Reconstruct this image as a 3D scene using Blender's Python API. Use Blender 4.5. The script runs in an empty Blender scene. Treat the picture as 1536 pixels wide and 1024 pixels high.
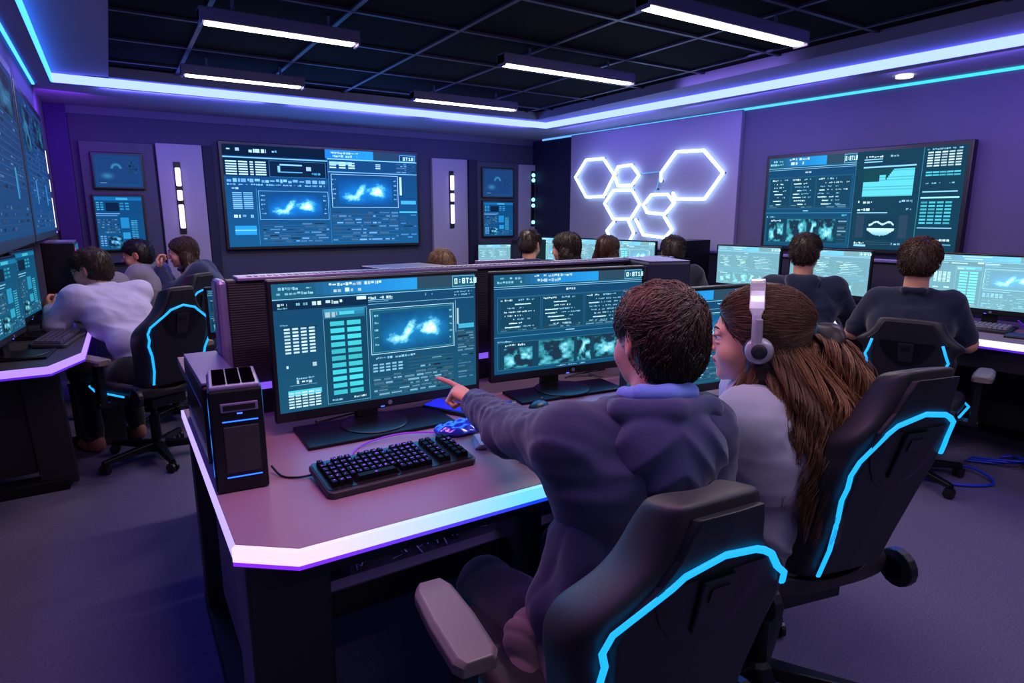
import bpy, bmesh, math, random
import numpy as np
from mathutils import Vector, Matrix, Euler

random.seed(7); rng = np.random.default_rng(7)
SC = bpy.context.scene
COL = SC.collection
R = math.radians

# ------------------------------------------------------------------ materials
def lin(h):
    if not isinstance(h, str): return tuple(h)
    h = h.lstrip('#'); out = []
    for i in (0, 2, 4):
        c = int(h[i:i+2], 16) / 255
        out.append(c / 12.92 if c <= .04045 else ((c + .055) / 1.055) ** 2.4)
    return tuple(out)

def new_mat(name):
    m = bpy.data.materials.new(name); m.use_nodes = True
    return m, m.node_tree.nodes, m.node_tree.links, m.node_tree.nodes['Principled BSDF']

def surf(name, col, rough=.5, metal=0., var=.12, vscale=18., bump=0., bscale=200., spec=.5, sheen=0., vcol=False, sss=0., coat=0.):
    """principled surface whose colour and roughness are broken up by noise"""
    m, N, L, P = new_mat(name)
    c = lin(col)
    tc = N.new('ShaderNodeTexCoord')
    nz = N.new('ShaderNodeTexNoise'); nz.inputs['Scale'].default_value = vscale; nz.inputs['Detail'].default_value = 4
    L.new(tc.outputs['Object'], nz.inputs['Vector'])
    mr = N.new('ShaderNodeMapRange'); mr.inputs['To Min'].default_value = 1 - var; mr.inputs['To Max'].default_value = 1 + var
    L.new(nz.outputs['Fac'], mr.inputs['Value'])
    mx = N.new('ShaderNodeVectorMath'); mx.operation = 'SCALE'
    L.new(mr.outputs['Result'], mx.inputs['Scale'])
    if vcol:
        at = N.new('ShaderNodeAttribute'); at.attribute_name = 'Col'
        L.new(at.outputs['Color'], mx.inputs[0])
    else:
        mx.inputs[0].default_value = c
    L.new(mx.outputs['Vector'], P.inputs['Base Color'])
    P.inputs['Roughness'].default_value = rough; P.inputs['Metallic'].default_value = metal
    P.inputs['Specular IOR Level'].default_value = spec
    if sheen: P.inputs['Sheen Weight'].default_value = sheen
    if coat: P.inputs['Coat Weight'].default_value = coat
    if sss:
        P.inputs['Subsurface Weight'].default_value = sss; P.inputs['Subsurface Radius'].default_value = (.012, .004, .002); P.inputs['Subsurface Scale'].default_value = 1.0
    if bump:
        n2 = N.new('ShaderNodeTexNoise'); n2.inputs['Scale'].default_value = bscale; n2.inputs['Detail'].default_value = 3
        L.new(tc.outputs['Object'], n2.inputs['Vector'])
        b = N.new('ShaderNodeBump'); b.inputs['Strength'].default_value = bump; b.inputs['Distance'].default_value = .004
        L.new(n2.outputs['Fac'], b.inputs['Height']); L.new(b.outputs['Normal'], P.inputs['Normal'])
    return m

def glow(name, col, strength, col2=None, axis=0, a=0., b=1., sample=True):
    """emissive surface, mostly LED diffusers; optional hue ramp along an object axis"""
    m, N, L, P = new_mat(name)
    P.inputs['Base Color'].default_value = (.02, .02, .03, 1); P.inputs['Roughness'].default_value = .4
    P.inputs['Emission Strength'].default_value = strength
    if col2 is None:
        P.inputs['Emission Color'].default_value = (*lin(col), 1)
    else:
        tc = N.new('ShaderNodeTexCoord'); sx = N.new('ShaderNodeSeparateXYZ'); L.new(tc.outputs['Object'], sx.inputs[0])
        mr = N.new('ShaderNodeMapRange'); mr.inputs['From Min'].default_value = a; mr.inputs['From Max'].default_value = b
        L.new(sx.outputs[axis], mr.inputs['Value'])
        mx = N.new('ShaderNodeMix'); mx.data_type = 'RGBA'
        mx.inputs['A'].default_value = (*lin(col), 1); mx.inputs['B'].default_value = (*lin(col2), 1)
        L.new(mr.outputs['Result'], mx.inputs['Factor']); L.new(mx.outputs['Result'], P.inputs['Emission Color'])
    if not sample: m.cycles.emission_sampling = 'NONE'
    return m

def screen_mat(name, strength):
    m, N, L, P = new_mat(name)
    at = N.new('ShaderNodeAttribute'); at.attribute_name = 'Col'
    P.inputs['Base Color'].default_value = (.001, .002, .004, 1); P.inputs['Roughness'].default_value = .6
    P.inputs['Specular IOR Level'].default_value = .03
    L.new(at.outputs['Color'], P.inputs['Emission Color']); P.inputs['Emission Strength'].default_value = strength
    m.cycles.emission_sampling = 'NONE'
    return m

# ------------------------------------------------------------------ mesh building
class MB:
    """collects shapes; build() links them as one mesh object"""
    def __init__(s): s.v = []; s.f = []; s.c = []
    def add(s, vs, fs, M=None, col=None):
        o = len(s.v)
        for v in vs:
            v = Vector(v)
            s.v.append(tuple(M @ v if M is not None else v))
        for f in fs:
            s.f.append(tuple(i + o for i in f)); s.c.append(col)
        return s
    def box(s, c, d, M=None, taper=1., shear=(0, 0)):
        x, y, z = d[0]/2, d[1]/2, d[2]/2; vs = []
        for k, sz in ((1, -1), (taper, 1)):
            for sx, sy in ((-1, -1), (1, -1), (1, 1), (-1, 1)):
                vs.append((c[0] + sx*x*k + (shear[0] if sz > 0 else 0), c[1] + sy*y*k + (shear[1] if sz > 0 else 0), c[2] + sz*z))
        return s.add(vs, [(3, 2, 1, 0), (4, 5, 6, 7), (0, 1, 5, 4), (1, 2, 6, 5), (2, 3, 7, 6), (3, 0, 4, 7)], M)
    def prism(s, poly, z0, z1, M=None):
        n = len(poly)
        vs = [(x, y, z0) for x, y in poly] + [(x, y, z1) for x, y in poly]
        fs = [tuple(range(n-1, -1, -1)), tuple(range(n, 2*n))] + [(i, (i+1) % n, n + (i+1) % n, n + i) for i in range(n)]
        return s.add(vs, fs, M)
    def lathe(s, prof, M=None, n=20):
        vs = []; fs = []
        for r, z in prof:
            for i in range(n):
                a = 2*math.pi*i/n; vs.append((r*math.cos(a), r*math.sin(a), z))
        for j in range(len(prof)-1):
            for i in range(n):
                fs.append((j*n+i, j*n+(i+1) % n, (j+1)*n+(i+1) % n, (j+1)*n+i))
        fs.append(tuple(range(n-1, -1, -1))); k = (len(prof)-1)*n; fs.append(tuple(range(k, k+n)))
        return s.add(vs, fs, M)
    def tube(s, path, r, n=8, M=None, flat=1., up=None, closed=False):
        P = [Vector(p) for p in path]; m = len(P); vs = []; fs = []
        rs = r if isinstance(r, (list, tuple)) else [r]*m
        prev = None
        for i in range(m):
            if closed: t = (P[(i+1) % m] - P[i-1])
            else: t = (P[min(i+1, m-1)] - P[max(i-1, 0)])
            t = t.normalized() if t.length > 1e-9 else Vector((0, 0, 1))
            if up is not None:
                w = Vector(up); a = t.cross(w).normalized(); b = a.cross(t)
            else:
                if prev is None:
                    w = Vector((0, 0, 1)) if abs(t.z) < .9 else Vector((1, 0, 0)); a = t.cross(w).normalized()
                else:
                    a = (prev - t*prev.dot(t)); a = a.normalized() if a.length > 1e-6 else t.orthogonal().normalized()
                b = a.cross(t)
            prev = a
            for k in range(n):
                q = 2*math.pi*(k+.5)/n
                vs.append(tuple(P[i] + a*(math.cos(q)*rs[i]) + b*(math.sin(q)*rs[i]*flat)))
        for i in range(m if closed else m-1):
            j = (i+1) % m
            for k in range(n): fs.append((i*n+k, i*n+(k+1) % n, j*n+(k+1) % n, j*n+k))
        if not closed:
            fs.append(tuple(range(n-1, -1, -1))); fs.append(tuple(range((m-1)*n, m*n)))
        return s.add(vs, fs, M)
    def loft(s, rings, M=None, cap=True):
        n = len(rings[0]); vs = [p for r in rings for p in r]; fs = []
        for j in range(len(rings)-1):
            for i in range(n): fs.append((j*n+i, j*n+(i+1) % n, (j+1)*n+(i+1) % n, (j+1)*n+i))
        if cap:
            fs.append(tuple(range(n-1, -1, -1))); k = (len(rings)-1)*n; fs.append(tuple(range(k, k+n)))
        return s.add(vs, fs, M)
    def sphere(s, c, r, M=None, n=12):
        r = (r, r, r) if not isinstance(r, (tuple, list)) else r
        vs = []; fs = []
        for j in range(n//2+1):
            t = math.pi*j/(n//2)
            for i in range(n):
                a = 2*math.pi*i/n
                vs.append((c[0]+r[0]*math.sin(t)*math.cos(a), c[1]+r[1]*math.sin(t)*math.sin(a), c[2]+r[2]*math.cos(t)))
        for j in range(n//2):
            for i in range(n): fs.append(((j+1)*n+i, (j+1)*n+(i+1) % n, j*n+(i+1) % n, j*n+i))
        return s.add(vs, fs, M)
    def build(s, name, mat, parent=None, bevel=0., seg=2, smooth=False, subsurf=0, loc=None, rot=None):
        me = bpy.data.meshes.new(name); me.from_pydata(s.v, [], s.f); me.update()
        bm = bmesh.new(); bm.from_mesh(me); bmesh.ops.recalc_face_normals(bm, faces=bm.faces); bm.to_mesh(me); bm.free()
        o = bpy.data.objects.new(name, me); COL.objects.link(o); me.materials.append(mat)
        if smooth:
            for p in me.polygons: p.use_smooth = True
        if parent: o.parent = parent
        if loc: o.location = loc
        if rot: o.rotation_euler = rot
        if bevel:
            md = o.modifiers.new('bevel', 'BEVEL'); md.width = bevel; md.segments = seg; md.limit_method = 'ANGLE'; md.angle_limit = R(40)
            md.harden_normals = False
        if subsurf:
            md = o.modifiers.new('sub', 'SUBSURF'); md.levels = subsurf; md.render_levels = subsurf
            for p in me.polygons: p.use_smooth = True
        return o

def raw_mesh(name, V, F, mat, parent=None, cols=None, smooth=True):
    """mesh from arrays (quads or tris), optional per-vertex colours"""
    me = bpy.data.meshes.new(name)
    V = np.asarray(V, np.float32); F = np.asarray(F, np.int32); k = F.shape[1]
    me.vertices.add(len(V)); me.vertices.foreach_set('co', V.ravel())
    me.loops.add(F.size); me.loops.foreach_set('vertex_index', F.ravel())
    me.polygons.add(len(F)); me.polygons.foreach_set('loop_start', np.arange(0, F.size, k, dtype=np.int32))
    me.polygons.foreach_set('loop_total', np.full(len(F), k, np.int32))
    if smooth: me.polygons.foreach_set('use_smooth', np.ones(len(F), bool))
    if cols is not None:
        a = me.color_attributes.new('Col', 'FLOAT_COLOR', 'POINT')
        c4 = np.ones((len(V), 4), np.float32); c4[:, :3] = cols; a.data.foreach_set('color', c4.ravel())
    me.update(calc_edges=True); me.validate()
    o = bpy.data.objects.new(name, me); COL.objects.link(o); me.materials.append(mat)
    if parent: o.parent = parent
    return o

def tag(o, label=None, cat=None, group=None, kind=None):
    if label: o['label'] = label
    if cat: o['category'] = cat
    if group: o['group'] = group
    if kind: o['kind'] = kind
    return o
def thing(name, label, cat, loc=(0, 0, 0), rz=0., group=None):
    o = bpy.data.objects.new(name, None); COL.objects.link(o); o.empty_display_size = .05
    o.location = loc; o.rotation_euler = (0, 0, rz)
    return tag(o, label, cat, group)
def struct(o): o['kind'] = 'structure'; return o
def dup(root, loc, rz, label=None):
    r = root.copy(); COL.objects.link(r); r.location = loc; r.rotation_euler = (0, 0, rz)
    if label: r['label'] = label
    def kids(src, dst):
        for ch in list(src.children):
            c = ch.copy(); COL.objects.link(c); c.parent = dst; kids(ch, c)
    kids(root, r)
    return r
def TR(loc=(0, 0, 0), rx=0., ry=0., rz=0.):
    return Matrix.Translation(loc) @ Euler((rx, ry, rz)).to_matrix().to_4x4()

# ------------------------------------------------------------------ signed-distance sculpting
class Field:
    def __init__(s, lo, hi, h):
        s.h = h; s.lo = np.array(lo, float)
        n = np.ceil((np.array(hi) - s.lo) / h).astype(int) + 1
        s.ax = [s.lo[i] + h*np.arange(n[i]) for i in range(3)]
        s.F = np.full(n, .5, np.float32)
    def block(s, lo, hi):
        sl = []
        for i in range(3):
            a = max(0, int((lo[i]-s.lo[i])/s.h)); b = min(len(s.ax[i]), int((hi[i]-s.lo[i])/s.h)+2)
            if b <= a: return None, None
            sl.append(slice(a, b))
        return tuple(sl), (s.ax[0][sl[0]][:, None, None], s.ax[1][sl[1]][None, :, None], s.ax[2][sl[2]][None, None, :])
    def comb(s, sl, d, k, op):
        A = s.F[sl]
        if op == 'add':
            if k > 0:
                h = np.clip(.5 + .5*(A - d)/k, 0, 1); r = A*(1-h) + d*h - k*h*(1-h)
            else: r = np.minimum(A, d)
        else:
            if k > 0:
                h = np.clip(.5 - .5*(A + d)/k, 0, 1); r = A*(1-h) - d*h + k*h*(1-h)
            else: r = np.maximum(A, -d)
        s.F[sl] = r
    def cap(s, a, b, ra, rb=None, k=.02, op='add'):
        rb = ra if rb is None else rb
        a = np.array(a, float); b = np.array(b, float); m = max(ra, rb) + k + 3*s.h
        sl, g = s.block(np.minimum(a, b)-m, np.maximum(a, b)+m)
        if sl is None: return s
        ab = b-a; l2 = max(ab @ ab, 1e-9)
        px, py, pz = g[0]-a[0], g[1]-a[1], g[2]-a[2]
        t = np.clip((px*ab[0] + py*ab[1] + pz*ab[2])/l2, 0, 1)
        d = np.sqrt((px-t*ab[0])**2 + (py-t*ab[1])**2 + (pz-t*ab[2])**2) - (ra + (rb-ra)*t)
        s.comb(sl, d, k, op); return s
    def chain(s, pts, rs, k=.02):
        for i in range(len(pts)-1): s.cap(pts[i], pts[i+1], rs[i], rs[i+1], k)
        return s
    def ell(s, c, r, k=.02, M=None, op='add'):
        c = np.array(c, float); r = np.array(r, float) if not np.isscalar(r) else np.array([r]*3, float)
        m = r.max() + k + 3*s.h
        sl, g = s.block(c-m, c+m)
        if sl is None: return s
        p = [g[i]-c[i] for i in range(3)]
        if M is not None:  # rows of M: local axes
            p = [M[i][0]*p[0] + M[i][1]*p[1] + M[i][2]*p[2] for i in range(3)]
        k0 = np.sqrt((p[0]/r[0])**2 + (p[1]/r[1])**2 + (p[2]/r[2])**2)
        k1 = np.sqrt((p[0]/r[0]**2)**2 + (p[1]/r[1]**2)**2 + (p[2]/r[2]**2)**2) + 1e-9
        s.comb(sl, k0*(k0-1)/k1, k, op); return s
    def plane(s, n, c, k=0.):
        """keep the side where n.p < c"""
        n = np.array(n, float); n /= np.linalg.norm(n)
        d = n[0]*s.ax[0][:, None, None] + n[1]*s.ax[1][None, :, None] + n[2]*s.ax[2][None, None, :] - c
        s.F = np.maximum(s.F, d).astype(np.float32); return s
    def disp(s, fn):
        s.F += fn(s.ax[0][:, None, None], s.ax[1][None, :, None], s.ax[2][None, None, :]).astype(np.float32); return s
    def grads(s): s.G = np.gradient(s.F, s.h)
    def sample(s, P):
        I = [np.clip(((P[:, i]-s.lo[i])/s.h).round().astype(int), 0, s.F.shape[i]-1) for i in range(3)]
        t = tuple(I); return s.F[t], np.stack([g[t] for g in s.G], 1)
    def mesh(s):
        F = s.F; neg = F < 0; n = F.shape
        c = np.zeros(tuple(k-1 for k in n), np.int8)
        for dx in (0, 1):
            for dy in (0, 1):
                for dz in (0, 1): c += neg[dx:n[0]-1+dx, dy:n[1]-1+dy, dz:n[2]-1+dz]
        cells = np.argwhere((c > 0) & (c < 8)); idx = np.full(c.shape, -1, np.int64); idx[tuple(cells.T)] = np.arange(len(cells))
        acc = np.zeros((len(cells), 3)); cnt = np.zeros(len(cells))
        cor = [(dx, dy, dz) for dx in (0, 1) for dy in (0, 1) for dz in (0, 1)]
        for i in range(8):
            for j in range(i+1, 8):
                d = np.array(cor[j]) - np.array(cor[i])
                if np.abs(d).sum() != 1: continue
                fa = F[tuple((cells + cor[i]).T)]; fb = F[tuple((cells + cor[j]).T)]
                mk = (fa < 0) != (fb < 0)
                t = np.where(mk, fa/np.where(mk, fa-fb, 1), 0)
                acc += np.where(mk[:, None], np.array(cor[i]) + t[:, None]*d, 0); cnt += mk
        V = s.lo + (cells + acc/cnt[:, None])*s.h
        Q = []
        for a in range(3):
            b, d = (a+1) % 3, (a+2) % 3
            sa = [slice(None)]*3; sb = [slice(None)]*3; sa[a] = slice(0, -1); sb[a] = slice(1, None)
            A, B = neg[tuple(sa)], neg[tuple(sb)]
            for flip in (False, True):
                e = np.argwhere((A & ~B) if not flip else (~A & B))
                e = e[(e[:, b] > 0) & (e[:, d] > 0) & (e[:, b] < n[b]-1) & (e[:, d] < n[d]-1)]
                if not len(e): continue
                ob = np.zeros(3, int); ob[b] = 1; od = np.zeros(3, int); od[d] = 1
                q = np.stack([idx[tuple((e-ob-od).T)], idx[tuple((e-od).T)], idx[tuple(e.T)], idx[tuple((e-ob).T)]], 1)
                Q.append(q if not flip else q[:, ::-1])
        return V, np.concatenate(Q)

def smooth_mesh(V, F, it=1, lam=.5):
    for _ in range(it):
        acc = np.zeros_like(V); cnt = np.zeros(len(V))
        for i in range(F.shape[1]):
            j = (i+1) % F.shape[1]
            np.add.at(acc, F[:, i], V[F[:, j]]); np.add.at(acc, F[:, j], V[F[:, i]])
            np.add.at(cnt, F[:, i], 1); np.add.at(cnt, F[:, j], 1)
        V = V*(1-lam) + lam*acc/np.maximum(cnt, 1)[:, None]
    return V

# ------------------------------------------------------------------ what the screens show
def vnoise(x, y, seed=0):
    """smooth 2-d value noise on arrays"""
    r = np.random.default_rng(seed); T = r.random((64, 64))
    xi = np.floor(x).astype(int); yi = np.floor(y).astype(int); fx = x-xi; fy = y-yi
    fx = fx*fx*(3-2*fx); fy = fy*fy*(3-2*fy)
    g = lambda a, b: T[a % 64, b % 64]
    return (g(xi, yi)*(1-fx)+g(xi+1, yi)*fx)*(1-fy) + (g(xi, yi+1)*(1-fx)+g(xi+1, yi+1)*fx)*fy
def fbm(x, y, seed=0, o=4):
    v = 0; a = .5
    for i in range(o): v = v + a*vnoise(x*2**i, y*2**i, seed+i); a *= .5
    return v
PIX = {'0': ['111', '101', '101', '101', '111'], '8': ['111', '101', '111', '101', '111'], '7': ['111', '001', '010', '010', '010'], '1': ['010', '110', '010', '010', '111'],
       'T': ['111', '010', '010', '010', '010'], 'R': ['110', '101', '110', '101', '101'], '9': ['111', '101', '111', '001', '111'], '5': ['111', '100', '111', '001', '111'], ':': ['000', '010', '000', '010', '000']}

class Scr:
    """flat list of coloured tiles in unit coordinates (x right, y down)"""
    def __init__(s, seed=0, lo=1): s.q = []; s.r = random.Random(seed); s.lo = lo; s.seed = seed
    def tint(s, k):
        s.q = [(a, b, c, d, tuple(e[i]*k[i] for i in range(3)), l) for a, b, c, d, e, l in s.q]; return s
    def rect(s, x0, y0, x1, y1, c, l=1):
        s.q.append((x0, y0, x1, y1, c, l))
    def grad(s, x0, y0, x1, y1, ca, cb, n=8, l=1, horiz=False):
        for i in range(n):
            t = (i+.5)/n; c = tuple(ca[k]+(cb[k]-ca[k])*t for k in range(3))
            if horiz: s.rect(x0+(x1-x0)*i/n, y0, x0+(x1-x0)*(i+1)/n, y1, c, l)
            else: s.rect(x0, y0+(y1-y0)*i/n, x1, y0+(y1-y0)*(i+1)/n, c, l)
    def frame(s, x0, y0, x1, y1, c, t=.003, l=2, ta=1.7):
        s.rect(x0, y0, x1, y0+t*ta, c, l); s.rect(x0, y1-t*ta, x1, y1, c, l); s.rect(x0, y0, x0+t, y1, c, l); s.rect(x1-t, y0, x1, y1, c, l)
    def text(s, x, y, w, h, c, l=3, fill=.8):
        """a run of small illegible marks"""
        if s.lo > 1: s.rect(x, y+h*.2, x+w*.9, y+h*.8, tuple(k*.6 for k in c), l); return
        e = x+w
        while x < e:
            a = h*s.r.uniform(.25, .95)
            if s.r.random() < fill:
                y0 = y+h*s.r.choice((0, 0, .3)); y1 = y+h*s.r.choice((1, 1, .7))
                k = s.r.uniform(.5, 1); s.rect(x, y0, min(x+a*.75, e), y1, tuple(v*k for v in c), l)
            x += a
    def digits(s, txt, x, y, h, c, asp=1.7, l=4):
        for ch in txt:
            for j, row in enumerate(PIX.get(ch, PIX['0'])):
                for i, b in enumerate(row):
                    if b == '1': s.rect(x+i*h/5/asp, y+j*h/5, x+(i+1)*h/5/asp, y+(j+1)*h/5, c, l)
            x += h*.8/asp
    def table(s, x0, y0, x1, y1, nx, ny, c, l=3, gap=.3, jit=.4):
        for j in range(ny):
            for i in range(nx):
                k = 1-s.r.random()*jit; dx = (x1-x0)/nx; dy = (y1-y0)/ny
                s.rect(x0+i*dx, y0+j*dy, x0+(i+1-gap)*dx, y0+(j+.55)*dy, tuple(v*k for v in c), l)
    def lines(s, x0, y0, x1, y1, n, c, l=2, dens=.7):
        for j in range(n):
            y = y0+(y1-y0)*j/n; h = (y1-y0)/n
            s.rect(x0, y+h*.85, x1, y+h*.92, tuple(v*.25 for v in c), l)
            x = x0
            while x < x1-.01:
                w = s.r.uniform(.01, .06)
                if s.r.random() < dens:
                    k = s.r.uniform(.1, .8)**1.5; s.rect(x, y+h*.2, min(x+w, x1), y+h*s.r.uniform(.5, .7), tuple(v*k for v in c), l)
                x += w+s.r.uniform(.004, .02)
    def field(s, x0, y0, x1, y1, nx, ny, fn, l=2):
        X, Y = np.meshgrid((np.arange(nx)+.5)/nx, (np.arange(ny)+.5)/ny)
        C = fn(X, Y)
        for j in range(ny):
            for i in range(nx):
                s.rect(x0+(x1-x0)*i/nx, y0+(y1-y0)*j/ny, x0+(x1-x0)*(i+1)/nx, y0+(y1-y0)*(j+1)/ny, tuple(C[j, i]), l)
    def cloud(s, x0, y0, x1, y1, nx=64, ny=30, l=3):
        """two glowing plumes on blue, as on the big chart windows"""
        sd = s.seed
        def fn(X, Y):
            n = fbm(X*11+3, Y*7, 5, 5)*.8+.2*fbm(X*40, Y*26, 9, 2)
            def blob(cx, cy, rx, ry, rot=0):
                u = X-cx; v = Y-cy; u2 = u*math.cos(rot)+v*math.sin(rot); v2 = -u*math.sin(rot)+v*math.cos(rot)
                return np.exp(-((u2/rx)**2+(v2/ry)**2))
            b = blob(.25, .72, .16, .15)*1.1+blob(.42, .45, .07, .28, .3)+blob(.74, .52, .15, .24)*1.25+blob(.72, .4, .06, .25)*.4
            e_ = np.clip((n-.22)/.5, 0, 1); d = np.clip(b*1.5-(1-e_)*1.25, 0, 1.3)*1.15
            wide = blob(.3, .6, .28, .36)+blob(.74, .52, .24, .36); halo = np.clip(b*.5+wide*.5+.10, 0, 1)*(.45+.75*n)
            grain = np.random.default_rng(sd).random(X.shape)*.5+.75
            d = d*grain
            return np.stack([.004+.010*halo+.42*d**1.7, .04+.26*halo+.62*d, .13+.55*halo+.7*d], 2)
        s.field(x0, y0, x1, y1, nx, ny, fn, l)
    def blotch(s, x0, y0, x1, y1, nx=22, ny=20, seed=0, gain=1., l=3, dark=.3):
        def fn(X, Y):
            n = fbm(X*4+seed*3, Y*4+seed, seed, 4); e = np.clip(1.25-1.3*np.maximum(abs(X-.5), abs(Y-.5))*1.5, 0, 1)
            d = np.clip((n-.38)*4*e*gain, 0, 1.3)
            return np.stack([.01+.3*d**2, .10*dark+.75*d, .2*dark+.9*d], 2)
        s.field(x0, y0, x1, y1, nx, ny, fn, l)
    def build(s, name, w, h, mat, parent, loc=(0, 0, 0), rot=None, step=.0005, gain=1., wash=0.):
        V = []; F = []; C = []
        ww = (.16, .32, .34)
        for x0, y0, x1, y1, c, l in s.q:
            o = len(V); y = -l*step
            for x, yy in ((x0, y1), (x1, y1), (x1, y0), (x0, y0)): V.append(((x-.5)*w, y, (.5-yy)*h))
            F.append((o, o+1, o+2, o+3)); c = tuple((k+wash*(ww[i]))*gain for i, k in enumerate(c)); C += [c]*4
        o = raw_mesh(name, V, F, mat, parent, np.array(C), smooth=False)
        o.location = loc
        if rot: o.rotation_euler = rot
        return o

BG = (.006, .052, .135); BG2 = (.003, .022, .06); PAN = (.005, .066, .15); TEAL = (.07, .55, .70); WH = (.62, .9, 1.); ICE = (.25, .6, .85); BLU = (.012, .16, .42)

def head_bar(s, x0=0., x1=1., y=0., h=.11):
    w = x1-x0
    s.grad(x0, y, x1, y+h, (.01, .09, .19), (.012, .1, .16), 4)
    s.grad(x0+.19*w, y+.005, x0+.45*w, y+h*.92, (.012, .1, .22), (.015, .24, .62), 8, 2, True)
    s.grad(x0+.45*w, y+.005, x0+.68*w, y+h*.92, (.015, .22, .6), (.02, .3, .7), 6, 2, True)
    s.rect(x0+.68*w, y, x0+.87*w, y+h*.9, (.022, .06, .1), 2)
    s.text(x0+.02*w, y+h*.25, .15*w, h*.2, ICE); s.text(x0+.02*w, y+h*.58, .16*w, h*.2, ICE)
    s.text(x0+.25*w, y+h*.12, .25*w, h*.22, WH); s.text(x0+.27*w, y+h*.5, .15*w, h*.28, WH)
    s.frame(x0+.87*w, y+h*.08, x0+.995*w, y+h*.92, ICE, .002)
    s.digits('0:8T18', x0+.882*w, y+h*.28, h*.42, WH, 1.7/w)
    s.rect(x0, y+h*1.05, x1, y+h*1.1, ICE, 2)

def lay_chart(seed=1, lo=1):
    """report page: number tables, a two-column list of teal tiles, a plume chart with log lines"""
    s = Scr(seed, lo); s.grad(0, 0, 1, 1, BG, (.009, .075, .14), 10, 0); head_bar(s)
    s.rect(.0, .13, .43, .2, BG2, 1); s.text(.02, .15, .04, .02, WH); s.text(.02, .18, .05, .012, ICE); s.text(.1, .15, .05, .02, ICE); s.text(.17, .145, .14, .03, WH); s.rect(.375, .13, .42, .155, WH, 3)
    s.text(.43, .14, .12, .02, WH); s.rect(.43, .165, .55, .17, ICE, 3); s.rect(.43, .18, .53, .183, ICE, 3); s.text(.72, .14, .04, .02, ICE)
    s.rect(.43, .2, .99, .203, ICE, 2); s.text(.88, .14, .1, .012, ICE); s.text(.88, .165, .09, .012, ICE)
    s.text(.02, .27, .045, .03, WH); s.text(.02, .31, .04, .01, ICE)
    s.table(.04, .34, .185, .55, 4, 8, WH); s.rect(.03, .335, .19, .34, BG2, 2)
    s.text(.04, .63, .05, .03, WH); s.text(.13, .62, .05, .045, WH); s.text(.08, .73, .08, .015, ICE); s.text(.08, .75, .07, .03, WH); s.rect(.05, .79, .17, .792, ICE, 2)
    s.rect(.04, .83, .19, .87, TEAL, 2); s.table(.04, .845, .19, .98, 5, 6, WH, gap=.2)
    # list window
    s.rect(.215, .215, .42, .98, (.006, .05, .1), 1); s.frame(.215, .215, .42, .98, (.1, .35, .5), .0022)
    s.grad(.22, .22, .41, .29, (.03, .3, .5), (.012, .12, .22), 3, 2); s.text(.225, .24, .055, .04, WH); s.rect(.29, .24, .36, .265, TEAL, 3)
    for j in range(11):
        y = .315+j*.056; k = .85+.15*math.sin(j)
        s.rect(.245, y, .31, y+.036, (.05*k, .58*k, .70*k), 3); s.rect(.323, y, .388, y+.036, (.055*k, .62*k, .72*k), 3)
    s.text(.225, .945, .06, .015, ICE); s.text(.34, .94, .06, .015, WH)
    # plume window
    s.rect(.435, .24, .875, .62, (.008, .09, .17), 1); s.frame(.435, .24, .875, .62, WH, .0022); s.frame(.445, .255, .868, .605, (.08, .4, .6), .0015)
    s.cloud(.485, .28, .845, .59, 76 if lo == 1 else 34, 36 if lo == 1 else 16)
    for j in range(5): s.text(.455, .29+j*.06, .02, .016, ICE); s.text(.85, .29+j*.06, .014, .016, ICE)
    s.text(.44, .645, .22, .018, ICE); s.table(.44, .7, .6, .78, 5, 3, ICE); s.lines(.44, .79, .87, .98, 6, ICE, 2, .8); s.lines(.62, .66, .87, .78, 4, ICE, 2, .4)
    s.rect(.885, .22, .887, .5, ICE, 2); s.text(.892, .23, .01, .2, WH); s.rect(.9, .43, .99, .47, (.05, .4, .6), 2); s.lines(.895, .48, .99, .68, 8, ICE); s.lines(.895, .7, .985, .95, 10, (.12, .35, .6))
    return s

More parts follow.
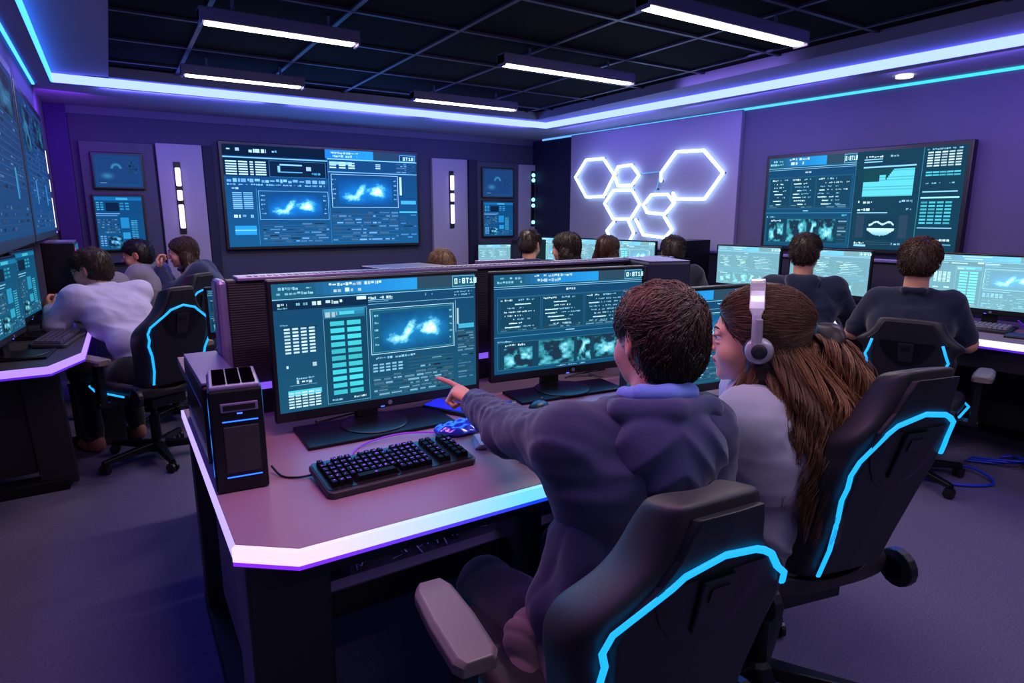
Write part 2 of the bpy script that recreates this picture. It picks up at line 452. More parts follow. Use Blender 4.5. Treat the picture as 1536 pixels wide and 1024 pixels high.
def lay_grid(seed=2, lo=1, x0=0., x1=1.):
    """overview page: three panels of figures above four picture tiles"""
    s = Scr(seed, lo); s.grad(0, 0, 1, 1, BG, PAN, 10, 0); grid_into(s, x0, x1); return s
def grid_into(s, x0=0., x1=1.):
    w = x1-x0; X = lambda t: x0+w*t
    head_bar(s, x0, x1); s.rect(X(0), .135, X(1), .139, ICE, 2); s.text(X(.45), .16, .07*w, .022, WH)
    s.frame(X(.02), .22, X(.985), .58, (.03, .16, .26), .0025*w)
    for i, (a, b) in enumerate(((.03, .29), (.30, .58), (.59, .97))):
        s.rect(X(a), .23, X(b), .57, (.006, .05, .1), 1); s.frame(X(a), .23, X(b), .57, (.02, .13, .22), .002*w)
        s.text(X(a+.01), .245, .09*w, .018, WH); s.text(X(a+.12), .245, .1*w, .018, ICE)
        for k in range(7):
            y = .29+k*.038; aa = a+.02+s.r.random()*.08
            s.text(X(aa), y, (b-aa-.02-s.r.random()*.1)*w, .014, WH if s.r.random() < .4 else ICE, fill=.65)
            if s.r.random() < .6: s.rect(X(aa), y+.004, X(aa+.05+.06*s.r.random()), y+.014, WH, 3)
        s.lines(X(a+.01), .53, X(b-.02), .57, 2, ICE)
    s.rect(X(.46), .595, X(.52), .605, ICE, 3); s.rect(X(0), .62, X(1), .625, (.06, .3, .45), 2); s.text(X(.02), .66, .1*w, .016, ICE); s.text(X(.9), .64, .06*w, .02, TEAL)
    s.rect(X(.02), .68, X(.97), .96, (.006, .045, .09), 1); s.frame(X(.02), .68, X(.97), .96, (.03, .2, .3), .002*w)
    n = 26 if s.lo == 1 else 14
    s.blotch(X(.06), .74, X(.24), .95, n, n, 3, 1.1); s.blotch(X(.28), .69, X(.52), .95, n, n, 8, 1.0); s.blotch(X(.54), .69, X(.64), .95, n//2, n, 12, 1.2); s.blotch(X(.66), .69, X(.84), .93, n, n, 17, 1.0)
    s.text(X(.06), .7, .14*w, .022, WH); s.lines(X(.87), .7, X(.96), .95, 7, ICE); s.text(X(.4), .972, .2*w, .012, ICE)

def lay_wall_left():
    """big screen on the back wall: two plume windows, tables and a dark schematic"""
    s = Scr(5); s.grad(0, 0, 1, 1, BG, (.008, .085, .16), 10, 0)
    s.rect(0, 0, .49, .105, (.002, .01, .025), 1); s.text(.02, .03, .06, .03, WH); s.text(.12, .035, .08, .035, WH); s.text(.22, .04, .03, .02, ICE)
    s.grad(.49, 0, .75, .09, (.015, .2, .5), (.02, .3, .62), 6, 1, True); s.text(.52, .02, .16, .02, WH); s.text(.53, .05, .13, .025, WH); s.rect(.75, 0, .9, .08, (.02, .05, .09), 1); s.frame(.9, .02, .99, .09, ICE, .002); s.digits('0T18', .92, .04, .035, WH)
    s.rect(0, .115, .5, .125, ICE, 2); s.rect(.5, .09, 1, .1, ICE, 2)
    s.rect(0, .13, .5, .3, (.003, .015, .035), 1)
    for i, (a, b) in enumerate(((.01, .06), (.068, .11), (.12, .136), (.145, .195))):
        s.table(a, .155, b, .3, 1, 6, WH, gap=0, jit=.2)
    s.frame(.21, .14, .49, .3, (.05, .2, .35), .002); s.rect(.26, .17, .37, .185, ICE, 3); s.rect(.25, .19, .262, .25, ICE, 3); s.rect(.25, .245, .37, .255, (.1, .4, .6), 3); s.text(.39, .19, .07, .04, WH); s.text(.41, .25, .05, .02, TEAL)
    s.text(.01, .325, .48, .035, ICE, fill=.95); s.text(.01, .375, .47, .015, ICE)
    s.rect(.51, .12, .63, .15, ICE, 2); s.table(.51, .125, .66, .2, 3, 3, WH); s.table(.76, .13, .8, .19, 1, 3, WH); s.lines(.88, .11, .99, .22, 5, ICE); s.rect(.5, .225, 1, .232, ICE, 2)
    s.frame(.15, .44, .495, .73, ICE, .002); s.cloud(.19, .475, .46, .71, 56, 26)
    s.frame(.515, .25, .885, .6, WH, .002); s.cloud(.55, .285, .85, .57, 60, 28)
    for j in range(5): s.text(.16, .48+j*.045, .02, .014, ICE); s.text(.468, .48+j*.045, .015, .014, ICE); s.text(.52, .3+j*.05, .02, .014, ICE); s.text(.86, .3+j*.05, .015, .014, ICE)
    s.text(.03, .41, .03, .02, WH); s.table(.03, .46, .13, .63, 2, 9, ICE, gap=.15); s.text(.03, .68, .03, .03, WH); s.text(.07, .68, .05, .03, ICE); s.rect(.03, .79, .13, .88, (.02, .3, .5), 2); s.rect(.03, .83, .13, .84, ICE, 3); s.rect(.14, .42, .142, .98, (.04, .25, .4), 2)
    s.lines(.16, .76, .49, .97, 7, ICE, 2, .7); s.lines(.51, .64, .88, .97, 9, ICE, 2, .75); s.rect(.5, .1, .503, .98, (.03, .18, .3), 2)
    s.text(.895, .26, .012, .2, WH); s.rect(.9, .52, .99, .56, (.06, .4, .6), 2); s.rect(.89, .64, .995, .655, TEAL, 2); s.lines(.895, .67, .99, .95, 9, (.1, .35, .6))
    return s

def lay_wall_right():
    s = Scr(6); s.grad(0, 0, 1, 1, BG, PAN, 10, 0); grid_into(s, 0, .5)
    s.rect(.5, 0, 1, 1, (.006, .04, .075), 1); s.rect(.5, 0, .502, 1, (.03, .2, .3), 2)
    s.text(.54, .05, .09, .02, WH); s.text(.65, .05, .07, .02, ICE); s.rect(.54, .08, .63, .09, ICE, 3); s.rect(.54, .105, .63, .115, ICE, 3); s.rect(.54, .155, .79, .17, ICE, 3)
    def bars(X, Y):
        edge = np.where(X < .32, .48, np.where(X < .45, .22+.2*np.sin(X*60)*0, np.clip(.42-(X-.45)*2.6, .02, .5)))
        on = Y > edge; st = (np.sin(Y*56) > -.75)
        v = np.where(on, np.where(st, .9, .6), .05)
        return np.stack([.12*v, .66*v+.02, .78*v+.03], 2)
    s.field(.545, .18, .785, .46, 40, 30, bars, 2)
    s.text(.53, .5, .07, .03, WH); s.text(.73, .5, .06, .025, ICE); s.text(.53, .58, .08, .025, WH); s.text(.75, .58, .04, .02, ICE); s.rect(.53, .62, .68, .63, ICE, 3)
    s.rect(.53, .65, .57, .88, (.02, .05, .09), 2); s.rect(.74, .65, .78, .88, (.02, .05, .09), 2)
    def bowl(X, Y):
        u = (X-.5)*2; v = (Y-.52)/.48
        lens = (v > -.12) & (abs(u) < .95*np.sqrt(np.clip(1-(v+.0)**2, 0, 1)))*1 & (v < .62*(1-u*u))
        top = np.abs(Y-(.22+.06*np.sin(X*14)+.25*(X-.5)**2)) < .045
        d = np.where(lens, 1-.7*np.abs(v), 0)+np.where(top & (X > .08) & (X < .95), .9, 0)
        d = np.clip(d, 0, 1)
        return np.stack([.005+.55*d**2, .035+.8*d, .07+.9*d], 2)
    s.field(.585, .68, .725, .9, 40, 30, bowl, 3)
    s.text(.53, .93, .05, .02, WH); s.rect(.53, .955, .59, .975, ICE, 3); s.text(.7, .93, .06, .02, ICE); s.lines(.58, .91, .73, .95, 2, ICE, 2, .4)
    s.rect(.815, .0, .818, 1, (.03, .2, .3), 2); s.text(.83, .02, .15, .015, ICE)
    s.table(.835, .05, .985, .2, 5, 6, WH, gap=.22, jit=.5); s.table(.835, .235, .985, .29, 5, 2, TEAL, gap=.1); s.text(.84, .34, .13, .012, ICE, fill=.4); s.rect(.83, .42, .98, .432, ICE, 3)
    s.rect(.825, .475, .99, .49, (.3, .75, .95), 3); s.table(.83, .52, .97, .75, 4, 7, TEAL, gap=.2, jit=.4); s.rect(.825, .77, .975, .778, ICE, 3); s.text(.825, .88, .15, .02, WH); s.rect(.825, .93, .98, .937, ICE, 3); s.rect(.825, .955, .95, .962, ICE, 3)
    return s

def lay_side(seed=11):
    """tall dim blue dashboard seen edge-on"""
    s = Scr(seed); s.grad(0, 0, 1, 1, (.012, .05, .16), (.012, .13, .24), 12, 0)
    for k in range(16):
        y = .03+k*.045
        s.rect(.03, y, .97, y+.004, (.05, .22, .38), 2); s.lines(.05, y+.008, .95, y+.04, 1, ICE, 2, .35)
    for i in (1, 4):
        x = .1+i*.15; s.rect(x, .6, x+.03+.02*s.r.random(), .78, TEAL, 3); s.rect(x+.05, .63, x+.065, .76, (.03, .3, .5), 3)
    s.blotch(.05, .08, .35, .4, 20, 20, seed, .45, 3, .2); s.blotch(.5, .05, .95, .3, 20, 14, seed+3, .4, 3, .2); s.lines(.05, .82, .95, .97, 4, ICE, 2, .4)
    return s
def lay_dim(seed=12):
    """small framed screen: a faint figure on deep blue"""
    s = Scr(seed, 2); s.grad(0, 0, 1, 1, (.012, .05, .2), (.01, .07, .24), 8, 0); s.frame(.06, .07, .94, .93, (.02, .1, .3), .006)
    def fn(X, Y):
        a = np.exp(-(((X-.22)/.12)**2+((Y-.7)/.09)**2)); r = np.hypot((X-.46)/.11, (Y-.42)/.16); b = np.exp(-((r-1)/.25)**2)*(Y < .42)
        d = np.clip(.6*a+.7*b, 0, 1); return np.stack([.012+.05*d, .06+.32*d, .22+.5*d], 2)
    s.field(.08, .1, .92, .9, 34, 24, fn, 2); s.text(.1, .86, .15, .03, ICE); s.lines(.7, .2, .9, .6, 4, (.05, .2, .4)); return s
def lay_mini(seed=13):
    """small framed screen: dense blue dashboard"""
    s = Scr(seed); s.grad(0, 0, 1, 1, (.006, .08, .18), (.006, .11, .22), 6, 0)
    s.rect(0, .02, 1, .08, (.01, .2, .4), 1); s.rect(.45, .03, .7, .07, TEAL, 2)
    s.table(.03, .11, .2, .28, 2, 4, TEAL); s.rect(.22, .12, .5, .28, (.003, .02, .05), 2); s.table(.52, .12, .75, .28, 2, 3, (.03, .4, .6)); s.rect(0, .32, .5, .335, ICE, 3); s.rect(0, .36, .45, .37, ICE, 3)
    s.rect(.5, .4, .68, .6, (.02, .32, .55), 2); s.blotch(.2, .75, .5, .97, 18, 16, 9, 1.2); s.table(.72, .45, .86, .85, 2, 12, TEAL, gap=.1); s.lines(.02, .42, .46, .7, 6, ICE); s.table(.04, .74, .18, .95, 2, 5, ICE); s.rect(.52, .68, .68, .8, (.03, .4, .6), 2); s.lines(.52, .84, .98, .97, 4, ICE)
    return s

# ------------------------------------------------------------------ palette
M_carpet = surf('carpet', '#5f587c', .95, var=.6, vscale=150, bump=.9, bscale=420, spec=.1)
M_wall = surf('painted_wall', '#585568', .7, var=.08, vscale=3, bump=.05, bscale=90, spec=.2)
M_wall_dark = surf('dark_wall_panel', '#1f1f36', .65, var=.08, vscale=3, spec=.2)
M_lav = surf('lavender_wall_panel', '#8f8799', .6, var=.05, vscale=4, spec=.25)
M_purple = surf('purple_lit_corner', '#3a2160', .7, var=.08, vscale=3, spec=.2)  # purple light on the corner wall put into its colour
M_ceil = surf('black_ceiling_tile', '#0c0d14', .9, var=.3, vscale=6, bump=.3, bscale=60, spec=.1)
M_tbar = surf('ceiling_grid_bar', '#4a4866', .5, metal=.2, var=.05)
M_soffit = surf('painted_soffit', '#9a96b4', .7, var=.06, vscale=3, spec=.2)
M_black = surf('black_plastic', '#0d0d13', .38, var=.25, vscale=30)
M_blackm = surf('black_satin_metal', '#111118', .42, metal=.5, var=.2, vscale=20)
M_grey = surf('dark_grey_plastic', '#26252f', .5, var=.15, vscale=30)
M_mauve = surf('mauve_grey_laminate', '#8d7080', .46, var=.05, vscale=9, spec=.35)
M_lid = surf('lavender_anodised_metal', '#7d74a0', .38, metal=.45, var=.06)
M_frame = surf('slate_frame', '#343349', .6, var=.08)
M_scr = screen_mat('display_glow', 1.3); M_scr_dim = screen_mat('display_glow_soft', .95)

# ------------------------------------------------------------------ shell
WX, WY, WK = 4.79, 1.725, .0727                      # right wall runs x = WX - WK*(y-WY)
TH = math.atan(WK); UX, UY = -math.sin(TH), math.cos(TH)
def rw(u, z, off=0.):                                # a point on the right wall: along it, up, out from it
    return Vector((WX + UX*u - UY*off, WY + UY*u + UX*off, z))
RZW = -(math.pi/2 - TH)                              # turn that faces a -Y front into the room
def wallx(y): return WX - WK*(y-WY)

struct(MB().box((1.8, 2.4, -.05), (7.4, 9.2, .1)).build('floor', M_carpet))
struct(MB().box((2.0, 6.56, 1.3), (6.2, .12, 2.6)).build('wall_back', M_wall))
struct(MB().prism([(wallx(6.6), 6.6), (wallx(6.6)+.12, 6.6), (wallx(-1.2)+.12, -1.2), (wallx(-1.2), -1.2)], 0, 2.6).build('wall_right', M_wall))
wl = struct(MB().box((-1.05, 2.65, 1.3), (.1, 7.7, 2.6)).build('wall_left', M_wall))
struct(MB().box((-.68, 3.6, 1.93), (.64, 5.8, 1.3)).build('trim_bulkhead', M_wall, bevel=.01))
struct(MB().box((1.94, 2.15, 2.47), (3.9, 6.7, .08)).build('ceiling', M_ceil))
# exposed ceiling grid, one bar object per run
for i, x in enumerate([.53, 1.15, 1.77, 2.39, 3.01, 3.63]):
    struct(MB().box((x, 2.2, 2.425), (.024, 6.5, .014)).build('ceiling_grid_bar', M_tbar))
for i, y in enumerate([-.4, .22, .84, 1.46, 2.08, 2.7, 3.32, 3.94, 4.56, 5.18]):
    struct(MB().box((1.94, y, 2.424), (3.68, .024, .013)).build('ceiling_grid_bar', M_tbar))
# plaster margin round the black grid, then the lower soffit
def sx(y): return 3.96 + .0702*(5.55-y)              # line of the right-hand cove
struct(MB().box((-.07, 2.15, 2.43), (.34, 6.7, .14)).prism([(.1, 5.44), (3.77, 5.44), (3.97, 5.56), (-.24, 5.5)], 2.36, 2.5)
       .prism([(3.77, 5.44), (3.79, -1.2), (sx(-1.2), -1.2), (sx(5.55), 5.55)], 2.36, 2.5).build('ceiling_margin', M_soffit))
struct(MB().prism([(-1.0, -1.2), (-.24, -1.2), (-.24, 5.5), (-.36, 6.5), (-1.0, 6.5)], 2.30, 2.5)
       .prism([(-.36, 6.5), (-.24, 5.5), (sx(5.55), 5.55), (wallx(6.5), 6.5)], 2.30, 2.5)
       .prism([(wallx(6.5), 6.5), (sx(5.55), 5.55), (sx(-1.2), -1.2), (wallx(-1.2), -1.2)], 2.30, 2.5).build('ceiling_soffit', M_soffit))

# LED lines
M_led_back = glow('led_cove_blue', '#5c6cff', 5.5)
M_led_left = glow('led_cove_cyan_blue', '#3484ff', 4.0)
M_led_cyan = glow('led_line_cyan', '#35d6f0', 1.3, '#66a8ff', 1, 2., 6.2)
def led(name, pts, w, h, m, label):
    mb = MB()
    for a, b in zip(pts[:-1], pts[1:]):
        a = Vector(a); b = Vector(b); d = (b-a); L = d.length; mid = (a+b)/2
        mb.box((0, 0, 0), (L, w, h), Matrix.Translation(mid) @ d.to_track_quat('X', 'Z').to_matrix().to_4x4())
    return tag(mb.build(name, m), label, 'light strip')
led('led_strip', [(-.235, 5.49, 2.33), (3.955, 5.545, 2.33)], .014, .058, M_led_back, 'bright blue cove light strip running along the back wall above the big screen')
led('led_strip', [(sx(5.53)-.006, 5.53, 2.33), (sx(-1.2)-.006, -1.2, 2.33)], .014, .058, M_led_back, 'thick blue cove light strip slanting down the right side of the ceiling')
led('led_strip', [(-.235, 5.47, 2.33), (-.235, -1.2, 2.33)], .014, .058, M_led_left, 'cyan-blue cove light strip on the left edge of the ceiling, inner of the two')
led('led_strip', [(-.345, 5.6, 2.297), (-.345, -1.2, 2.297)], .016, .012, M_led_left, 'thin cyan-blue light line above the left wall screens, outer of the two')
led('led_strip', [(wallx(6.3)-.012, 6.3, 2.288), (wallx(-1.2)-.012, -1.2, 2.288)], .012, .018, M_led_cyan, 'thin cyan light line along the top of the right wall under the thick blue one')
M_led_ledge = glow('led_ledge_violet', '#9a5cf0', 1.3)
led('led_strip', [(-.353, 6.0, 1.283), (-.353, .9, 1.283)], .012, .012, M_led_ledge, 'violet light line on the ledge between the upper and lower left screens')

# back wall dressing
def wall_panel(name, x0, x1, z0, z1, y, t, m, bev=.006): return struct(MB().box(((x0+x1)/2, y-t/2, (z0+z1)/2), (x1-x0, t, z1-z0)).build(name, m, bevel=bev))
wall_panel('trim_dark_panel', -.21, 4.44, .0, 2.235, 6.5, .012, surf('slate_blue_wall', '#393850', .65, var=.08, vscale=2, spec=.2))
wall_panel('trim_purple_column', -.36, -.21, 0, 2.3, 6.5, .03, M_purple)
wall_panel('trim_lavender_pilaster', .405, .77, 0, 2.03, 6.488, .05, M_lav)
wall_panel('trim_lavender_pilaster', 3.06, 3.50, 0, 2.03, 6.488, .05, M_lav)
wall_panel('trim_lavender_pilaster', 4.20, 4.44, 0, 2.01, 6.488, .05, M_lav)
wall_panel('trim_dark_pilaster', .775, .86, 0, 2.03, 6.488, .03, M_wall_dark)
wall_panel('trim_dark_pilaster', 3.505, 3.61, 0, 2.03, 6.488, .09, M_wall_dark)
wall_panel('trim_screen_surround', -.155, .385, 1.0, 2.02, 6.488, .05, M_frame)
wall_panel('trim_screen_surround', 3.615, 4.19, 1.0, 2.02, 6.488, .04, M_frame)
# right wall dressing
def rpanel(name, u0, u1, z0, z1, t, m, off=0., bev=.006):
    o = MB().box((0, 0, 0), (u1-u0, t, z1-z0)).build(name, m, bevel=bev)
    o.location = rw((u0+u1)/2, (z0+z1)/2, off+t/2); o.rotation_euler = (0, 0, RZW); return struct(o)
rpanel('trim_lavender_wall', 1.89, 4.04, 0, 2.285, .05, M_lav)
rpanel('trim_navy_wall', 4.04, 4.78, 0, 2.285, .008, M_wall_dark)
rpanel('trim_wainscot', -2.9, 4.7, 0, 1.075, .07, surf('charcoal_wainscot', '#23222f', .7, var=.1))
rpanel('trim_ledge', -2.9, 4.7, 1.075, 1.10, .10, M_lid)
struct(MB().lathe([(.05, 0), (.05, .015), (.035, .018)], n=20).build('ceiling_spotlight', glow('spot_glow', '#ffffff', 3), smooth=False, loc=(4.46, 2.25, 2.285)))

# ceiling lamps
M_lamp_body = surf('lamp_housing', '#9088ae', .45, metal=.3, var=.05)
M_lamp = glow('lamp_diffuser', '#fff2e2', 9)
def lamp(x0, x1, y, label):
    L = x1-x0; t = thing('pendant_lamp', label, 'lamp', ((x0+x1)/2, y, 2.30), 0, 'linear ceiling lamps')
    MB().box((0, 0, .04), (L, .085, .062)).build('housing', M_lamp_body, t, bevel=.004)
    MB().box((0, 0, .008), (L-.05, .06, .014)).build('diffuser', M_lamp, t, bevel=.004)
    for sx_ in (-1, 1): MB().box((sx_*(L/2-.006), 0, .03), (.012, .088, .07)).build('end_cap', M_lamp_body, t, bevel=.003)
    for sx_ in (-.3, .3): MB().lathe([(.008, .07), (.008, .132)], TR((sx_*L, 0, 0)), 10).build('hanger', M_lamp_body, t)
    return t
lamp(.457, 1.235, 3.49, 'linear white ceiling lamp at upper left, the larger of the two on the left')
lamp(.495, 1.28, 4.80, 'smaller linear white ceiling lamp at left, nearer the back wall')
lamp(2.11, 3.18, 3.44, 'linear white ceiling lamp at centre right, between the nearest and the farthest')
lamp(2.12, 3.09, 4.80, 'small linear white ceiling lamp at the centre, closest to the room corner')
lamp(2.08, 3.26, 2.20, 'largest linear white ceiling lamp at top right, nearest to the viewer')

# wall light bars
M_bar = glow('light_bar_violet_white', '#c9bcff', 3)
def light_bar(loc, rz, segs, label):
    t = thing('wall_light_bar', label, 'light', loc, rz, 'vertical wall light bars')
    z0 = min(a for a, b in segs); z1 = max(b for a, b in segs)
    MB().box((0, -.006, (z0+z1)/2), (.055, .012, z1-z0+.1)).build('back_plate', M_blackm, t, bevel=.003)
    for a, b in segs: MB().box((0, -.024, (a+b)/2), (.042, .026, b-a)).build('light_segment', M_bar, t, bevel=.008)
SEG = [(.0, .21), (.245, .335), (.37, .53)]
light_bar((.557, 6.438, 1.295), 0, SEG, 'violet-white vertical light bar on the pilaster left of the big back screen')
light_bar((3.29, 6.438, 1.32), 0, SEG, 'violet-white vertical light bar on the pilaster right of the big back screen')
light_bar((-.36, 5.5, 1.32), math.pi/2, SEG, 'violet-white light bar seen edge-on beside the left wall screens')
t = thing('status_light_column', 'column of small cyan-green indicator dots on the last pilaster by the corner', 'light', (4.40, 6.438, 1.33))
MB().box((0, -.006, .28), (.05, .012, .66)).build('back_plate', M_blackm, t, bevel=.003)
M_dot = glow('indicator_cyan', '#7df0ff', 3)
for z in (0.0, .2, .27, .50, .56): MB().lathe([(.022, 0), (.022, .014), (.012, .02)], TR((0, -.01, z+.0), rx=R(90)), 14).build('indicator_dot', M_dot, t)

# hexagon wall lights
M_hex = glow('hexagon_neon', '#a8d2ff', 9); M_hexd = glow('hexagon_neon_dim', '#5aa2e0', 1.0)
def hexl(pts, label, closed=True, m=None, r=.0135):
    cu = sum(p[0] for p in pts)/len(pts); cz = sum(p[1] for p in pts)/len(pts)
    P = [(-(u-cu), 0, z-cz) for u, z in pts]
    t = thing('hexagon_light', label, 'light', rw(cu, cz, .082), RZW, 'hexagonal neon wall lights')
    mb = MB(); n = len(P)
    for i in range(n if closed else n-1):
        mb.tube([P[i], P[(i+1) % n]], r, 8)
        mb.sphere(P[i], r, n=8)
    if not closed: mb.sphere(P[-1], r, n=8)
    mb.build('neon_tube', m or M_hex, t, smooth=True)
    for p in P[::2]: MB().lathe([(.008, 0), (.008, .03)], TR((p[0], .031, p[2]), rx=R(90)), 8).build('standoff', M_grey, t)
hexl([(3.922, 1.827), (3.757, 2.0), (3.492, 1.997), (3.327, 1.82), (3.472, 1.607), (3.743, 1.609)], 'glowing hexagon outline at the left end of the cluster, second largest')
hexl([(3.321, 1.816), (3.28, 1.899), (3.09, 1.907), (2.986, 1.803), (3.08, 1.707), (3.271, 1.71)], 'small glowing hexagon outline at the top, between the two biggest ones')
hexl([(2.705, 1.735), (2.709, 1.809), (2.539, 1.99), (2.232, 1.979), (2.017, 1.773), (2.193, 1.554), (2.523, 1.561), (2.552, 1.615)], 'largest glowing hexagon outline at the right end, left side broken open', False)
hexl([(3.457, 1.535), (3.33, 1.668), (3.072, 1.66), (2.962, 1.522), (3.077, 1.374), (3.321, 1.373)], 'glowing hexagon outline in the middle of the cluster under the small top one')
hexl([(2.914, 1.511), (2.816, 1.608), (2.614, 1.606), (2.533, 1.525), (2.641, 1.42), (2.863, 1.437)], 'small flattened glowing hexagon below the largest one')
hexl([(3.005, 1.368), (2.898, 1.217), (2.627, 1.198), (2.542, 1.275), (2.645, 1.40)], 'glowing hexagon outline open at its top at the lower right of the cluster', False)
hexl([(3.31, 1.345), (3.412, 1.25), (3.32, 1.125), (3.10, 1.12), (3.026, 1.235), (3.104, 1.35)], 'lowest glowing hexagon outline, its bottom behind the monitors', False)
hexl([(2.987, 1.814), (2.715, 1.822), (2.755, 1.66), (2.79, 1.63)], 'thin dim unfinished hexagon outline left of the largest one', False, M_hexd, .006)

# ------------------------------------------------------------------ wall screens
def wall_screen(name, label, w, h, loc, rz, lay, bez=.025, t=.05, mat=None, group=None, chin=.0, step=.0008, gain=1., cat='screen', rx=0.):
    """flat screen whose back is at loc, front toward local -Y"""
    r = thing(name, label, cat, loc, rz, group)
    MB().box((0, -t/2, -chin/2), (w+2*bez, t, h+2*bez+chin)).build('bezel', M_black, r, bevel=.006)
    MB().box((0, -.004, 0), (w*.5, .03, h*.5)).build('wall_bracket', M_blackm, r)
    lay.build('display', w, h, mat or M_scr, r, (0, -t-.0006, 0), step=step, gain=gain)
    return r
wall_screen('wall_screen', 'big wall screen with two glowing blue plume charts on the back wall', 1.93, .94, (1.90, 6.488, 1.585), 0, lay_wall_left().tint((.8, .92, 1.35)), .028, .06, gain=1.15)
o = wall_screen('wall_screen', 'big wall screen on the right wall with figures, bar chart and bowl shape', 1.38, .69, rw(.89, 1.512, .012), RZW, lay_wall_right(), .028, .07, gain=1.05)
wall_screen('wall_screen', 'tall-looking dim blue wall screen on the left wall, the one nearer the corner', 1.32, .68, (-.348, 4.50, 1.655), math.pi/2, lay_side(11).tint((.7, .62, 1.05)), .04, .04, M_scr_dim)
wall_screen('wall_screen', 'dim blue wall screen at the left picture edge, nearer the viewer and cut off', 1.32, .68, (-.348, 2.93, 1.66), math.pi/2, lay_side(14).tint((.9, .75, 1.25)), .04, .05, M_scr_dim, gain=.7)
g = 'small framed screens in the back wall surrounds'
wall_screen('framed_screen', 'small dim blue framed screen in the left surround, upper of its two', .345, .27, (.106, 6.438, 1.78), 0, lay_dim(12), .018, .03, M_scr_dim, g)
wall_screen('framed_screen', 'small bright dashboard screen in the left surround, lower of its two', .345, .45, (.08, 6.438, 1.345), 0, lay_mini(13).tint((.9, .9, 1.3)), .018, .03, M_scr_dim, g)
wall_screen('framed_screen', 'small dim blue framed screen in the right surround, upper of its two', .40, .31, (3.90, 6.448, 1.785), 0, lay_dim(15), .018, .03, M_scr_dim, g)
wall_screen('framed_screen', 'small bright dashboard screen in the right surround, lower of its two', .40, .39, (3.90, 6.448, 1.37), 0, lay_mini(16).tint((.9, .9, 1.3)), .018, .03, M_scr_dim, g)

# ------------------------------------------------------------------ desk monitors
M_badge = surf('badge_grey', '#8f8aa8', .4, metal=.6)
M_pow = glow('power_led_blue', '#3a5cff', 3)
def monitor(label, w, h, loc, rz, lay=None, z0=.80, plate=(.46, .2), dy=0., neck_dx=0., gain=1., wash=0., bez=.014, mat=None, group='desk monitors', tilt=0.):
    """monitor standing on a desk top at loc (z of the desk); panel bottom z0 above the floor; front toward local -Y"""
    r = thing('desktop_monitor', label, 'monitor', loc, rz, group)
    z = z0-loc[2]; chin = .03
    MB().box((0, 0, z+chin/2+h/2+.006), (w+2*bez, .026, h+bez+chin)).box((0, .022, z+h*.5), (w*.62, .03, h*.55), taper=.85).build('housing', M_black, r, bevel=.005)
    if lay: lay.build('display', w, h, mat or M_scr, r, (0, -.0136, z+chin+h/2), step=.0003, gain=gain, wash=wash)
    MB().box((neck_dx, .034, (z+.1)/2), (.075, .03, z+.1)).build('stand_neck', M_black, r, bevel=.006)
    MB().box((neck_dx, dy, .006), (plate[0], plate[1], .011)).build('stand_plate', M_blackm, r, bevel=.003)
    MB().lathe([(.105, 0), (.105, .003), (.098, .004)], TR((neck_dx, dy+.012, .0118)), 28).build('stand_ring', M_black, r, smooth=True)
    MB().lathe([(.0075, 0), (.0075, .0014)], TR((.012, -.0128, z+.014), rx=R(90)), 16).build('badge', M_badge, r)
    MB().box((-w*.02, -.0135, z+.004), (.012, .002, .003)).build('power_light', M_pow, r)
    return r
DZ = .75
monitor('black monitor with teal list and glowing plume chart the boy points at', .655, .385, (.695, 1.86, DZ), R(-1.5), lay_chart(1), .795, (.462, .205), -.062, -.055)
monitor('black monitor with panels of figures in the middle of the front desk', .655, .365, (1.455, 1.87, DZ), R(-6), lay_grid(2), .80, (.44, .16), -.08, -.07)
monitor('black monitor between the pointing boy and the girl, plume chart on it', .52, .335, (1.655, 1.46, DZ), R(-7), lay_chart(3), .785, (.3, .16), -.02, 0.)
# side monitors on the left desk, turned toward the room
monitor('black monitor on the left desk with dense blue figures, beside the tall tower', .45, .34, (-.425, 4.24, DZ), R(83), lay_mini(21), .845, (.22, .2), -.05, 0., .75, group='left desk monitors')
monitor('black monitor on the left desk cut by the left picture edge', .45, .34, (-.45, 3.66, DZ), R(83), lay_mini(22), .835, (.22, .2), -.05, 0., .75, group='left desk monitors')
# pale monitors in a row on the right-hand desk
def right_monitor(u, off, w, h, z0, label, lay, rz=0.):
    p = rw(u, DZ, off); return monitor(label, w, h, p, RZW+rz, lay, z0, (.26, .2), 0, 0, 1.0, 1., group='pale monitors along the right wall')
right_monitor(-.24+.10, .46, .66, .31, .832, 'large pale teal monitor in front of the man in the navy T-shirt', lay_chart(31, 2), R(0))
right_monitor(.83, .46, .56, .30, .835, 'pale teal monitor right of the man in the navy hoodie', lay_grid(32, 2))
right_monitor(1.47, .46, .54, .30, .835, 'pale teal monitor left of the man in the navy hoodie', lay_grid(33, 2))
right_monitor(2.68, .46, .54, .30, .84, 'pale teal monitor behind the long-haired woman looking right', lay_chart(34, 2))
right_monitor(3.28, .46, .54, .30, .84, 'pale teal monitor between the two long-haired women at the back', lay_grid(35, 2))
right_monitor(3.88, .46, .54, .30, .84, 'pale teal monitor beside the face of the boy in navy at the back', lay_chart(36, 2))
monitor('small pale teal monitor standing alone by the back corner', .385, .25, (3.73, 6.24, DZ), R(-15), lay_grid(37, 2), .80, (.22, .18), 0, 0, 1., 1., group='pale monitors along the right wall')

monitor('small teal monitor glimpsed between the left chairs and the divider end', .24, .19, (.45, 3.02, DZ), R(-12), lay_grid(38, 2), .86, (.2, .16), 0, 0, .8, 0., group=None)
